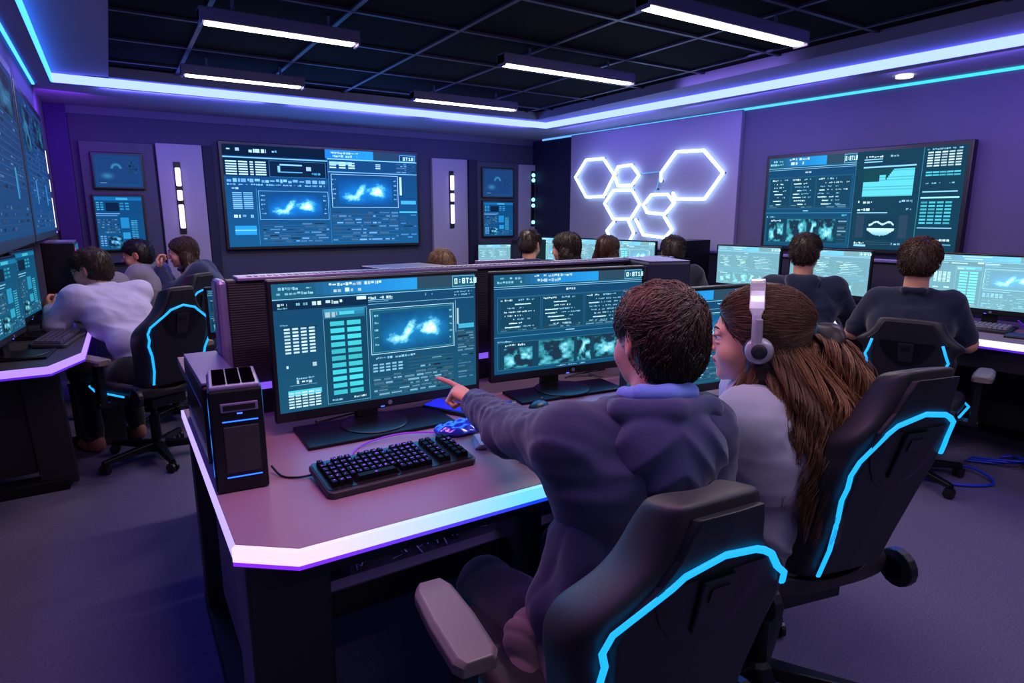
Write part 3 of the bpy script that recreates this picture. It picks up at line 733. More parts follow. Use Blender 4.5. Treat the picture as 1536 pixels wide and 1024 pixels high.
# ------------------------------------------------------------------ desks
M_edge_front = glow('desk_led_white_cyan', '#f2d4ff', 1.25, '#6fcfff', 0, .22, .78)
M_edge_lip = glow('desk_led_violet_blue', '#7a22e8', 1.4, '#0d3cff', 0, .2, .8)
M_edge_side = glow('desk_led_violet_white', '#b9a4ff', 1.3)
M_edge_violet = glow('desk_led_lilac', '#b48cff', 1.25); M_lip_violet = glow('desk_led_violet', '#5a1ee0', 1.0)
def band(pts, z0, z1, t):
    mb = MB(); n = len(pts); out = []
    for i in range(n):
        a = Vector(pts[max(i-1, 0)]); b = Vector(pts[min(i+1, n-1)]); p = Vector(pts[i])
        d1 = (p-a).normalized() if i > 0 else (b-p).normalized(); d2 = (b-p).normalized() if i < n-1 else d1
        nn = (Vector((d1.y, -d1.x))+Vector((d2.y, -d2.x))).normalized(); k = t/max(.4, nn.dot(Vector((d1.y, -d1.x))))
        out.append(p+nn*k)
    poly = [tuple(p) for p in pts]
    rings = []
    for p, q in zip(poly, out): rings.append([(p[0], p[1], z0), (q[0], q[1], z0), (q[0], q[1], z1), (p[0], p[1], z1)])
    return mb.loft(rings)
# front desk
d = thing('desk', 'front computer desk with mauve top and white-cyan glowing edge', 'desk', (0, 0, 0))
MB().prism([(.145, 2.33), (2.3, 2.33), (2.3, 1.15), (.25, 1.185), (.145, 1.27)][::-1], .712, .75).build('desk_top', M_mauve, d, bevel=.0015)
band([(.145, 1.27), (.25, 1.185), (2.3, 1.15)], .718, .7485, .014).build('front_light_edge', M_edge_front, d)
band([(.145, 1.27), (.25, 1.185), (2.3, 1.15)], .709, .718, .014).build('front_light_lip', M_edge_lip, d)
band([(.145, 2.33), (.145, 1.27)], .722, .748, .008).build('side_light_edge', M_edge_side, d)
M_legd = surf('desk_leg_black', '#15151f', .5, var=.2); M_legl = surf('desk_leg_lavender', '#6a6488', .55, var=.08)
MB().box((.245, 1.33, .35), (.17, .13, .698)).build('leg', M_legd, d, bevel=.006)
MB().box((.163, 1.36, .35), (.014, .16, .66)).build('leg_cheek', M_legl, d, bevel=.003)
MB().box((.185, 2.26, .35), (.07, .1, .698)).build('leg', M_legd, d, bevel=.006)
MB().box((.185, 1.80, .03), (.075, 1.05, .06)).build('foot_rail', M_blackm, d, bevel=.006)
MB().box((.20, 1.80, .42), (.022, .56, .50)).build('side_panel', M_legl, d, bevel=.004)
MB().box((.90, 1.38, .35), (.085, .12, .698)).build('leg', M_legd, d, bevel=.006)
for x in (2.18,): MB().box((x, 1.38, .35), (.085, .12, .698)).build('leg', M_legd, d, bevel=.006); MB().box((x, 2.26, .35), (.085, .1, .698)).build('leg', M_legd, d, bevel=.006)
MB().box((1.23, 1.31, .655), (1.98, .04, .085)).build('apron', M_legd, d, bevel=.004)
MB().box((1.23, 1.40, .47), (1.9, .05, .075)).build('cable_rail', M_blackm, d, bevel=.004)
MB().box((1.23, 1.62, .46), (1.86, .36, .016)).build('cable_tray', M_blackm, d)
# cables and boxes lying in the tray
M_cab = surf('grey_cable', '#6d6880', .5); M_cabk = surf('black_cable', '#0c0c12', .45); M_cabp = surf('purple_cable', '#6a24b0', .45); M_cabb = surf('blue_cable', '#1536c8', .45)
def cable(path, r, m, label, kind=None, n=6, cat='cable', group=None):
    # smooth through the points
    P = [Vector(p) for p in path]; out = []
    for i in range(len(P)-1):
        a, b, c_, e = P[max(i-1, 0)], P[i], P[i+1], P[min(i+2, len(P)-1)]
        for k in range(8):
            t = k/8; out.append(.5*((2*b)+(-a+c_)*t+(2*a-5*b+4*c_-e)*t*t+(-a+3*b-3*c_+e)*t**3))
    out.append(P[-1])
    return tag(MB().tube(out, r, n).build('cable', m, smooth=True), label, cat, group)
mb = MB(); rr = random.Random(3)
for k in range(26):
    x = rr.uniform(.45, .8); P = [(x, rr.uniform(1.47, 1.7), .476)]
    for j in range(4): x += rr.uniform(-.08, .12); P.append((min(max(x, .4), .95), rr.uniform(1.47, 1.74), .476+rr.random()*.06))
    mb.tube(P, .0025, 5)
tag(mb.build('cable_tangle', M_cab, smooth=True), 'tangle of grey cables lying in the tray under the front desk', 'cables', kind='stuff')
def small_box(name, label, cat, c, s, m, rz=0., bev=.004):
    r = thing(name, label, cat, c, rz)
    MB().box((0, 0, s[2]/2), s).build('casing', m, r, bevel=bev)
    MB().box((0, 0, s[2]+.001), (s[0]*.7, s[1]*.55, .003)).build('lid', M_grey, r, bevel=.001)
    MB().box((0, -s[1]/2-.001, s[2]*.5), (s[0]*.5, .003, s[2]*.25)).build('socket_row', M_black, r)
    return r
small_box('adapter_box', 'small lavender box in the tray behind the front left desk leg', 'box', (.40, 1.53, .468), (.08, .1, .075), M_lid)
small_box('power_strip', 'pale grey device under the desk right of the cable tangle', 'device', (.79, 1.60, .468), (.20, .13, .035), M_lid, R(10))
small_box('adapter_box', 'slim grey device in the tray right of the middle desk leg', 'box', (1.12, 1.56, .468), (.26, .12, .06), M_legl)

# divider behind the front monitors
M_mesh, N, L, P = new_mat('perforated_mesh')
tc = N.new('ShaderNodeTexCoord'); wv = N.new('ShaderNodeTexWave'); wv.bands_direction = 'Z'; wv.inputs['Scale'].default_value = 40; wv.inputs['Distortion'].default_value = 0
L.new(tc.outputs['Object'], wv.inputs['Vector']); cr = N.new('ShaderNodeValToRGB'); cr.color_ramp.elements[0].color = (.003, .003, .006, 1); cr.color_ramp.elements[1].color = (.008, .007, .014, 1)
L.new(wv.outputs['Fac'], cr.inputs['Fac']); L.new(cr.outputs['Color'], P.inputs['Base Color']); P.inputs['Roughness'].default_value = .6
bp = N.new('ShaderNodeBump'); bp.inputs['Strength'].default_value = .35; bp.inputs['Distance'].default_value = .002; L.new(wv.outputs['Fac'], bp.inputs['Height']); L.new(bp.outputs['Normal'], P.inputs['Normal'])
dv = thing('desk_divider', 'long black mesh divider standing behind the front monitors', 'divider', (0, 2.17, DZ))
MB().box((1.285, 0, .225), (1.99, .07, .45)).build('mesh_panel', M_mesh, dv, bevel=.004)
MB().box((.272, 0, .226), (.035, .11, .455), taper=.94).build('end_cap', M_lid, dv, bevel=.012)
MB().box((1.3, 0, .454), (1.96, .10, .012)).build('top_rail', M_lid, dv, bevel=.003)
mb = MB()
for k in range(90): mb.box((.36+k*.0213, -.02, .4605), (.012, .03, .002))
mb.build('vent_slots', M_black, dv)
MB().box((1.28, -.05, .10), (1.96, .03, .016)).build('shelf_light', glow('divider_led', '#8a5cff', .9), dv)

# opposite side desk behind the divider
d2 = thing('desk', 'second row desk hidden behind the long divider', 'desk', (0, 0, 0))
MB().prism([(.2, 2.345), (2.3, 2.345), (2.3, 3.25), (.2, 3.25)], .712, .75).build('desk_top', M_mauve, d2, bevel=.002)
for x, y in ((.3, 2.45), (2.2, 2.45), (.3, 3.15), (2.2, 3.15)): MB().box((x, y, .356), (.08, .08, .712)).build('leg', M_legd, d2, bevel=.004)

# left desk
d3 = thing('desk', 'left wall desk with lilac glowing edge and dark laminate top', 'desk', (0, 0, 0))
MB().prism([(-.99, 3.36), (-.30, 3.36), (-.185, 3.62), (-.15, 5.75), (-.99, 5.75)], .712, .75).build('desk_top', surf('charcoal_laminate', '#34323f', .4, var=.06), d3, bevel=.002)
band([(-.99, 3.36), (-.30, 3.36), (-.185, 3.62), (-.15, 5.75)], .716, .7485, .012).build('light_edge', M_edge_violet, d3)
band([(-.99, 3.36), (-.30, 3.36), (-.185, 3.62), (-.15, 5.75)], .706, .716, .012).build('light_lip', M_lip_violet, d3)
MB().box((-.36, 3.86, .37), (.16, .07, .69), shear=(-.03, 0)).build('leg', M_legd, d3, bevel=.005)
MB().box((-.65, 3.86, .03), (.66, .12, .06)).build('foot_rail', M_blackm, d3, bevel=.005)
MB().box((-.70, 3.87, .40), (.5, .03, .6)).build('end_panel', M_legd, d3, bevel=.004)
MB().box((-.3, 5.6, .356), (.1, .07, .712)).build('leg', M_legd, d3, bevel=.004)
MB().box((-.7, 4.7, .66), (.4, 1.7, .09)).build('apron', M_legd, d3)

# right desk, follows the wall
d4 = thing('desk', 'long right wall desk with lilac glowing edge', 'desk', (0, 0, 0))
p = [rw(-2.2, 0, .9), rw(4.66, 0, .9), rw(4.66, 0, .08), rw(-2.2, 0, .08)]
MB().prism([(q.x, q.y) for q in p][::-1], .712, .75).build('desk_top', M_mauve, d4, bevel=.002)
e = [(p[1].x, p[1].y), (p[0].x, p[0].y)]
band(e, .714, .7485, .014).build('light_edge', glow('desk_led_right', '#d9cfff', 1.6), d4); band(e, .702, .714, .014).build('light_lip', M_lip_violet, d4)
for u in (-2.0, -.55, 1.2, 2.8, 4.0): MB().box((0, 0, .356), (.08, .5, .712)).build('leg', M_legd, d4, bevel=.004, loc=rw(u, .356, .42)-Vector((0, 0, .356)), rot=(0, 0, RZW))
MB().box((0, 0, .64), (6.3, .03, .12)).build('apron', M_legd, d4, loc=rw(1.0, 0, .84), rot=(0, 0, RZW))
MB().box((0, 0, .40), (6.2, .02, .6)).build('modesty_panel', M_legd, d4, loc=rw(1.0, 0, .2), rot=(0, 0, RZW))

# small table for the two at the back left
d5 = thing('side_table', 'low dark table the thoughtful woman leans on', 'table', (.12, 5.35, 0))
MB().prism([(-.25, -.3), (.22, -.3), (.22, .32), (-.25, .32)], .66, .69).build('table_top', M_grey, d5, bevel=.004)
for sx_ in (-.2, .17):
    for sy in (-.25, .27): MB().box((sx_, sy, .33), (.04, .04, .66)).build('leg', M_legd, d5)

# ------------------------------------------------------------------ PC towers
M_case = surf('pc_case_black', '#111119', .36, metal=.35, var=.12)
M_blueglass = glow('tower_blue_window', '#1244ff', 1.3); M_pinkglass = glow('tower_pink_window', '#d21ec0', 1.6)
def blue_window():
    m, N, L, P = new_mat('tower_window_glow'); tc = N.new('ShaderNodeTexCoord'); nz = N.new('ShaderNodeTexNoise'); nz.inputs['Scale'].default_value = 30; L.new(tc.outputs['Object'], nz.inputs['Vector'])
    c = N.new('ShaderNodeValToRGB'); c.color_ramp.elements[0].color = (.0, .02, .35, 1); c.color_ramp.elements[0].position = .3; c.color_ramp.elements[1].color = (.03, .25, 1, 1); c.color_ramp.elements[1].position = .7
    L.new(nz.outputs['Fac'], c.inputs['Fac']); L.new(c.outputs['Color'], P.inputs['Emission Color']); P.inputs['Emission Strength'].default_value = 1.3; P.inputs['Base Color'].default_value = (.01, .01, .02, 1); return m
M_bwin = blue_window(); M_void = surf('vent_black', '#030306', .95, spec=.0)
t = thing('pc_tower', 'small black PC tower with blue light lines and lit side on the desk corner', 'computer', (.215, 1.625, DZ), R(-6))
MB().box((0, 0, .128), (.118, .2, .252)).build('case', M_case, t, bevel=.005)
MB().box((0, 0, .258), (.11, .19, .010)).build('top_rim', M_lid, t, bevel=.003)
for k in (-.032, 0, .032): MB().box((k, 0, .2655), (.029, .155, .0012)).build('top_vent', M_void, t)
MB().box((.006, -.1015, .212), (.082, .004, .022)).build('drive_slot', M_lid, t, bevel=.002); MB().box((.006, -.103, .212), (.07, .004, .012)).build('drive_door', M_black, t)
for z in (.178, .04): MB().box((.006, -.1012, z), (.078, .002, .0025)).build('light_line', glow('tower_line_blue', '#1f5cff', 3), t)
MB().box((.006, -.1012, .196), (.012, .002, .003)).build('power_light', M_pow, t)
MB().box((.006, -.101, .108), (.078, .004, .115)).build('front_panel', M_grey, t, bevel=.002)
MB().box((-.0597, 0, .115), (.002, .13, .165)).build('side_window', M_bwin, t)
t = thing('pc_tower', 'long low PC case with lavender top behind the small lit tower', 'computer', (.205, 1.99, DZ), R(0))
MB().prism([(-.24, 0), (.25, 0), (.25, .19), (.235, .205), (-.23, .215), (-.24, .205)], -.05, .05, Matrix(((0, 0, 1, 0), (1, 0, 0, 0), (0, 1, 0, 0), (0, 0, 0, 1)))).build('case', M_case, t, bevel=.006)
MB().prism([(-.235, .2155), (.24, .2055), (.245, .212), (-.235, .223)], -.049, .049, Matrix(((0, 0, 1, 0), (1, 0, 0, 0), (0, 1, 0, 0), (0, 0, 0, 1)))).build('top_lid', M_lid, t, bevel=.002)
for z in (.05, .15): MB().box((-.051, 0, z), (.002, .40, .003)).build('side_seam', M_lid, t)
t = thing('pc_tower', 'tall black PC tower with a pink glowing side on the left desk', 'computer', (-.285, 4.93, DZ), 0)
MB().box((0, 0, .27), (.17, .42, .44)).build('case', M_case, t, bevel=.006)
MB().box((0, -.01, .025), (.15, .38, .05)).build('foot_stand', M_black, t, bevel=.004)
MB().box((0, -.2105, .12), (.03, .003, .006)).build('badge', M_badge, t)
MB().box((0.086, 0, .30), (.003, .36, .32)).build('side_window', M_pinkglass, t); MB().box((.087, 0, .43), (.004, .36, .09)).build('window_shade', glow('tower_teal', '#1a6a90', .8), t)
MB().box((0, 0, .493), (.16, .40, .008)).build('top_vent', M_lid, t); MB().box((.03, -.19, .03), (.008, .03, .03)).build('power_light', M_pow, t)
t = thing('pc_tower', 'blocky grey PC case whose top shows above the front desk monitors', 'computer', (2.06, 2.03, DZ), R(-20))
MB().box((0, 0, .23), (.20, .30, .46)).build('case', surf('pc_case_navy', '#1b1e3a', .5, var=.1), t, bevel=.012)
MB().box((-.101, 0, .23), (.004, .27, .42)).build('mesh_side', M_mesh, t); MB().box((0, 0, .461), (.19, .29, .004)).build('top_lid', M_lid, t, bevel=.001)
t = thing('pc_tower', 'dark PC tower standing behind the dark-haired person at the back desk', 'computer', tuple(rw(2.10, DZ, .42)), RZW)
MB().box((0, 0, .225), (.2, .4, .45)).build('case', M_case, t, bevel=.006); MB().box((0, -.201, .25), (.15, .004, .3)).build('front_panel', M_grey, t)
t = thing('pc_tower', 'black PC tower at the back right of the corner monitor', 'computer', tuple(rw(4.05, DZ, .62)), RZW)
MB().box((0, 0, .2), (.2, .36, .4)).build('case', M_case, t, bevel=.006); MB().box((0, -.181, .22), (.15, .004, .26)).build('front_panel', M_grey, t)
# backs of the second row screens over the divider
def back_monitor(label, x, y, w, z0, z1, m, rz=180):
    r = thing('desktop_monitor', label, 'monitor', (x, y, DZ), R(rz), 'second row monitors')
    MB().box((0, 0, (z0+z1)/2-DZ), (w, .03, z1-z0)).build('housing', M_lid, r, bevel=.004)
    MB().box((0, .017, (z0+z1)/2-DZ), (w-.03, .012, z1-z0-.03)).build('rear_cover', m, r, bevel=.004)
    MB().box((0, -.016, (z0+z1)/2-DZ), (w-.02, .002, z1-z0-.02)).build('display', M_black, r)
    MB().box((0, .02, (z0-DZ)/2+.05), (.06, .03, z0-DZ+.1)).build('stand_neck', M_black, r); MB().box((0, 0, .006), (.22, .18, .012)).build('stand_plate', M_blackm, r, bevel=.003)
back_monitor('back of a navy monitor with pale rim beyond the divider, near the boy in navy', 1.60, 2.62, .27, .88, 1.192, surf('navy_plastic', '#1d2140', .5))
t = thing('scanner', 'flat dark purple device with a white corner lying on the divider row', 'device', (1.03, 2.47, DZ), R(8))
MB().box((0, 0, .2), (.26, .2, .40)).build('body', M_case, t, bevel=.006); MB().box((0, 0, .424), (.29, .22, .045)).build('lid', surf('purple_lid', '#3b2a66', .4), t, bevel=.006); MB().box((-.125, -.09, .424), (.04, .045, .05)).build('hinge', M_lid, t, bevel=.01)

# ------------------------------------------------------------------ keyboards
M_key = surf('key_black', '#08070b', .6, var=.2, spec=.12); M_legend = glow('key_legend_purple', '#8a1fe0', 2.0, sample=False)
def keyboard(label, w, dd, loc, rz, legends=True, keym=None, rows=6, cols=21, tilt=5, group=None):
    r = thing('keyboard', label, 'keyboard', loc, rz, group)
    T = TR((0, 0, .007), rx=R(tilt))
    def rr(x0, x1, y0, y1, c): return [(x0+c, y0), (x1-c, y0), (x1, y0+c), (x1, y1-c), (x1-c, y1), (x0+c, y1), (x0, y1-c), (x0, y0+c)]
    MB().prism(rr(-w/2, w/2, -dd/2, dd/2, .012), 0, .018, T).build('base', M_grey, r, bevel=.004)
    MB().prism(rr(-w/2+.006, w/2-.006, -dd/2+.012, dd/2-.006, .008), .018, .0195, T).build('top_plate', M_black, r)
    mb = MB(); lg = MB(); q = random.Random(5); kx = (w-.03)/cols; ky = (dd-.04)/rows
    for j in range(rows):
        for i in range(cols):
            if i in (15, 18) and cols == 21: continue
            if j == 0 and 3 <= i <= 9:
                if i != 6: continue
                ww = kx*6.6
            else: ww = kx*.86
            if j == 5 and i in (1, 5, 10): continue
            cx = -w/2+.015+kx*(i+.5); cy = -dd/2+.022+ky*(j+.5)
            mb.box((cx, cy, .026), (ww, ky*.84, .014), T, taper=.8)
            if legends and (i < 15 or q.random() < .3):
                for s in range(2):
                    lg.box((cx+q.uniform(-.2, .2)*kx, cy+q.uniform(-.15, .2)*ky, .0332), (kx*q.uniform(.08, .26), ky*q.uniform(.04, .14), .0006), T)
    nk_ = len(mb.f); mb.add(lg.v, lg.f); ko = mb.build('key_field', keym or M_key, r); ko.data.materials.append(M_legend)
    for p_ in ko.data.polygons: p_.material_index = 1 if p_.index >= nk_ else 0
    for sx_ in (-1, 1): MB().box((sx_*w*.4, dd*.36, .006), (.05, .015, .012)).build('foot', M_black, r)
    return r
keyboard('wide black keyboard with purple lit letters on the front desk', .40, .175, (.56, 1.45, DZ), R(1), True, rows=6, cols=21)
M_keyv = surf('key_mauve', '#3f364a', .4)
keyboard('dark keyboard with mauve keys on the left desk', .42, .16, (-.295, 4.0, DZ), R(80), False, M_keyv, 5, 14)
keyboard('dark keyboard with pale keys in front of the man in the navy hoodie', .36, .14, tuple(rw(.80, DZ, .68)), RZW, False, surf('key_pale', '#7a7684', .4), 5, 14)
keyboard('dark keyboard with pale keys right of the man in the navy T-shirt', .36, .14, tuple(rw(-.12, DZ, .58)), RZW, False, surf('key_pale2', '#7a7684', .4), 5, 14)
t = thing('keyboard', 'thin keyboard with blue lit edge behind the pointing hand', 'keyboard', (.93, 1.80, DZ), R(-62))
MB().box((0, 0, .010), (.24, .09, .014)).build('base', M_black, t, bevel=.004); MB().box((0, 0, .0185), (.225, .08, .004)).build('key_field', glow('blue_keys', '#1a2cff', .9), t)

# ------------------------------------------------------------------ desk clutter
M_bag = surf('blue_glossy_wrap', '#2743d8', .18, var=.4, vscale=30, spec=.8, coat=.5)
def bag():
    f = Field((-.11, -.08, -.01), (.11, .08, .06), .004)
    f.ell((0, 0, .012), (.075, .05, .016), .01).ell((.03, .012, .02), (.04, .03, .014), .01).ell((-.045, -.01, .016), (.03, .025, .012), .01).cap((.05, .02, .012), (.085, .035, .006), .008, .003, .01)
    f.disp(lambda x, y, z: .0022*np.sin(x*120+y*160)+.0016*np.sin(y*240-x*60)); f.plane((0, 0, -1), 0)
    return f.mesh()
o = raw_mesh('mouse_pouch', *bag(), M_bag); o.location = (.835, 1.615, DZ+.002); o.rotation_euler = (0, 0, R(-10)); tag(o, 'crumpled glossy blue wrap right of the front keyboard', 'wrapper')
t = thing('notebook', 'small stack of pale paper sheets under the boy\'s sleeve', 'paper', (.885, 1.475, DZ), R(-25))
for k in range(4): MB().box((.002*k, -.003*k, .003+.005*k), (.13, .09, .0045), TR((0, 0, 0), rz=R(2.5*k))).build('sheet_stack', surf('paper_%d' % k, '#b9a2b4', .7), t)
def mouse(label, loc, rz):
    r = thing('computer_mouse', label, 'mouse', loc, rz)
    f = Field((-.05, -.07, -.01), (.05, .07, .06), .004); f.ell((0, 0, .008), (.031, .055, .028), 0); f.plane((0, 0, -1), 0.)
    raw_mesh('shell', *f.mesh(), M_case, r); MB().lathe([(.008, -.004), (.008, .004)], TR((0, .028, .034), ry=R(90)), 12).build('scroll_wheel', M_grey, r); return r
mouse('black mouse beside the stand of the middle front monitor', (1.165, 1.66, DZ), R(-60))
mouse('black mouse on the left desk next to the tall tower', (-.36, 4.56, DZ), R(80))
t = thing('wrist_watch', 'small blue-strapped gadget near the middle monitor stand', 'watch', (1.09, 1.755, DZ), R(-20))
MB().tube([(.03*math.cos(a), .018*math.sin(a), .012) for a in np.linspace(0, 2*math.pi, 16)[:-1]], .006, 6, closed=True).build('strap', M_cabb, t, smooth=True); MB().box((.03, 0, .014), (.02, .024, .012)).build('case', surf('gold_case', '#9a8a70', .3, metal=.8), t, bevel=.003)
t = thing('smartphone', 'black phone with papers on top in front of the girl', 'phone', (1.70, 1.345, DZ), R(-50))
MB().box((0, 0, .006), (.075, .15, .012)).build('body', M_black, t, bevel=.004)
for k in range(3): MB().box((.004*k, -.006*k, .0145+.004*k), (.062, .12-.012*k, .003), TR(rz=R(4*k))).build('paper_slip', surf('slip_%d' % k, '#d8c4a8', .6), t)
t = thing('tablet', 'dark blue tablet lying on the right desk at the picture edge', 'tablet', tuple(rw(-.42, DZ, .66)), RZW+R(10))
MB().box((0, 0, .006), (.26, .14, .012)).build('body', M_black, t, bevel=.004); MB().box((0, 0, .0125), (.24, .12, .001)).build('display', glow('tablet_blue', '#0a2a80', .35), t)
t = thing('drinks_can', 'blue can on the right desk cut by the picture edge', 'can', tuple(rw(-.38, DZ, .45)), 0)
MB().lathe([(.026, 0), (.031, .008), (.031, .105), (.025, .117)], n=20).build('body', glow('can_blue', '#1030c8', .25), t, smooth=True); MB().lathe([(.025, .117), (.023, .119)], n=20).build('lid', M_badge, t)  # faint glow put into the blue of the can, no lamp inside
t = thing('drinking_glass', 'clear glass in the hand of the young man in the pale shirt', 'glass', (-.215, 4.60, DZ+.10), 0)
m, N, L, P = new_mat('clear_glass'); P.inputs['Base Color'].default_value = (.8, .85, 1, 1); P.inputs['Transmission Weight'].default_value = .9; P.inputs['Roughness'].default_value = .05
MB().lathe([(.026, 0), (.034, .10), (.032, .10), (.024, .006)], n=18).build('body', m, t, smooth=True)
t = thing('bottle', 'black bottle with an orange-red cap behind the tall tower', 'bottle', (-.16, 5.25, DZ), 0)
MB().lathe([(.036, 0), (.038, .01), (.038, .17), (.03, .20)], n=18).build('body', M_black, t, smooth=True); MB().lathe([(.033, .2), (.033, .235), (.025, .24)], n=18).build('cap', glow('orange_cap', '#e04010', .55), t, smooth=True)  # cap brightened by emission put into its orange
t = thing('backpack', 'grey rucksack standing on the desk behind the young man in the pale shirt', 'bag', (-.02, 5.5, .69), R(20))
f = Field((-.2, -.15, -.02), (.2, .15, .36), .012); f.ell((0, 0, .14), (.14, .09, .17), .02).ell((0, -.07, .09), (.1, .05, .08), .03); f.plane((0, 0, -1), 0)
raw_mesh('body', *f.mesh(), surf('grey_canvas', '#6d6a70', .85), t); MB().tube([(-.03, .02, .30), (-.02, .02, .335), (.02, .02, .335), (.03, .02, .30)], .008, 6).build('handle', M_grey, t, smooth=True)
t = thing('storage_crate', 'dark grey crate on the floor under the left desk', 'crate', (-.18, 4.6, 0), 0)
MB().box((0, 0, .2), (.26, .3, .4), taper=1.04).build('box', M_grey, t, bevel=.01); MB().box((0, 0, .41), (.28, .32, .02)).build('lid', M_legl, t, bevel=.004)
cable([(.285, 1.60, DZ+.02), (.30, 1.56, DZ+.004), (.33, 1.53, DZ+.004), (.365, 1.52, DZ+.006)], .003, M_cabk, 'thin black cable from the small lit tower to the keyboard')
cable([(.47, 1.56, DZ+.005), (.54, 1.655, DZ+.005), (.66, 1.665, DZ+.014), (.78, 1.62, DZ+.01)], .0028, glow('purple_cable_lit', '#9018e0', .7), 'glowing purple cable behind the front keyboard')
cable([(.48, 1.90, DZ+.02), (.50, 1.93, DZ+.006), (.62, 1.95, DZ+.008), (.8, 1.94, DZ+.02), (.93, 1.97, DZ+.006)], .003, M_cabk, 'black cable lying under the pointed-at monitor')
for k in range(5):
    y = 1.90+.02*k; cable([(1.50+.03*k, 1.95+.01*k, DZ+.005), (1.58+.02*k, 1.97-.02*k, DZ+.01+.006*k), (1.66, 1.93+.02*k, DZ+.03), (1.78-.02*k, 1.98, DZ+.008)], .0028, M_cab if k % 2 else M_cabk, 'loose grey and black cables behind the middle monitor stand', group='cables behind the middle monitor')
for k in range(4):
    a = rw(.35-.05*k, DZ+.004, .6-.03*k); b = rw(.2-.04*k, DZ+.03+.012*k, .56); c_ = rw(.05-.05*k, DZ+.006, .5+.02*k); e_ = rw(-.1, DZ+.006, .40+.02*k)
    cable([a, b, c_, e_], .005, M_cabp, 'purple cables bunched between the two men on the right desk', group='purple desk cables')
for k in range(4):
    a = rw(-.30-.01*k, DZ+.07-.012*k, .52); b = rw(-.36, DZ+.03, .50-.01*k); c_ = rw(-.5, DZ+.03+.006*k, .47); e_ = rw(-.75, DZ+.02, .45-.02*k)
    cable([a, b, c_, e_], .005, M_cabp, 'purple cables at the right picture edge of the right desk', group='purple desk cables at the edge')
cable([(3.55, 1.55, .012), (3.62, 1.33, .012), (3.8, 1.22, .012), (3.9, 1.35, .03), (3.86, 1.5, .012)], .007, M_cabb, 'blue cable looped on the floor under the navy T-shirt man\'s chair')
for k in range(3): cable([(4.05+.04*k, 1.45, .012), (4.15, 1.3-.04*k, .02+.02*k), (4.3, 1.22+.04*k, .03), (4.35-.04*k, 1.36, .012)], .006, M_cabb, 'blue cable coils on the floor under the right desk', group='blue floor cables')

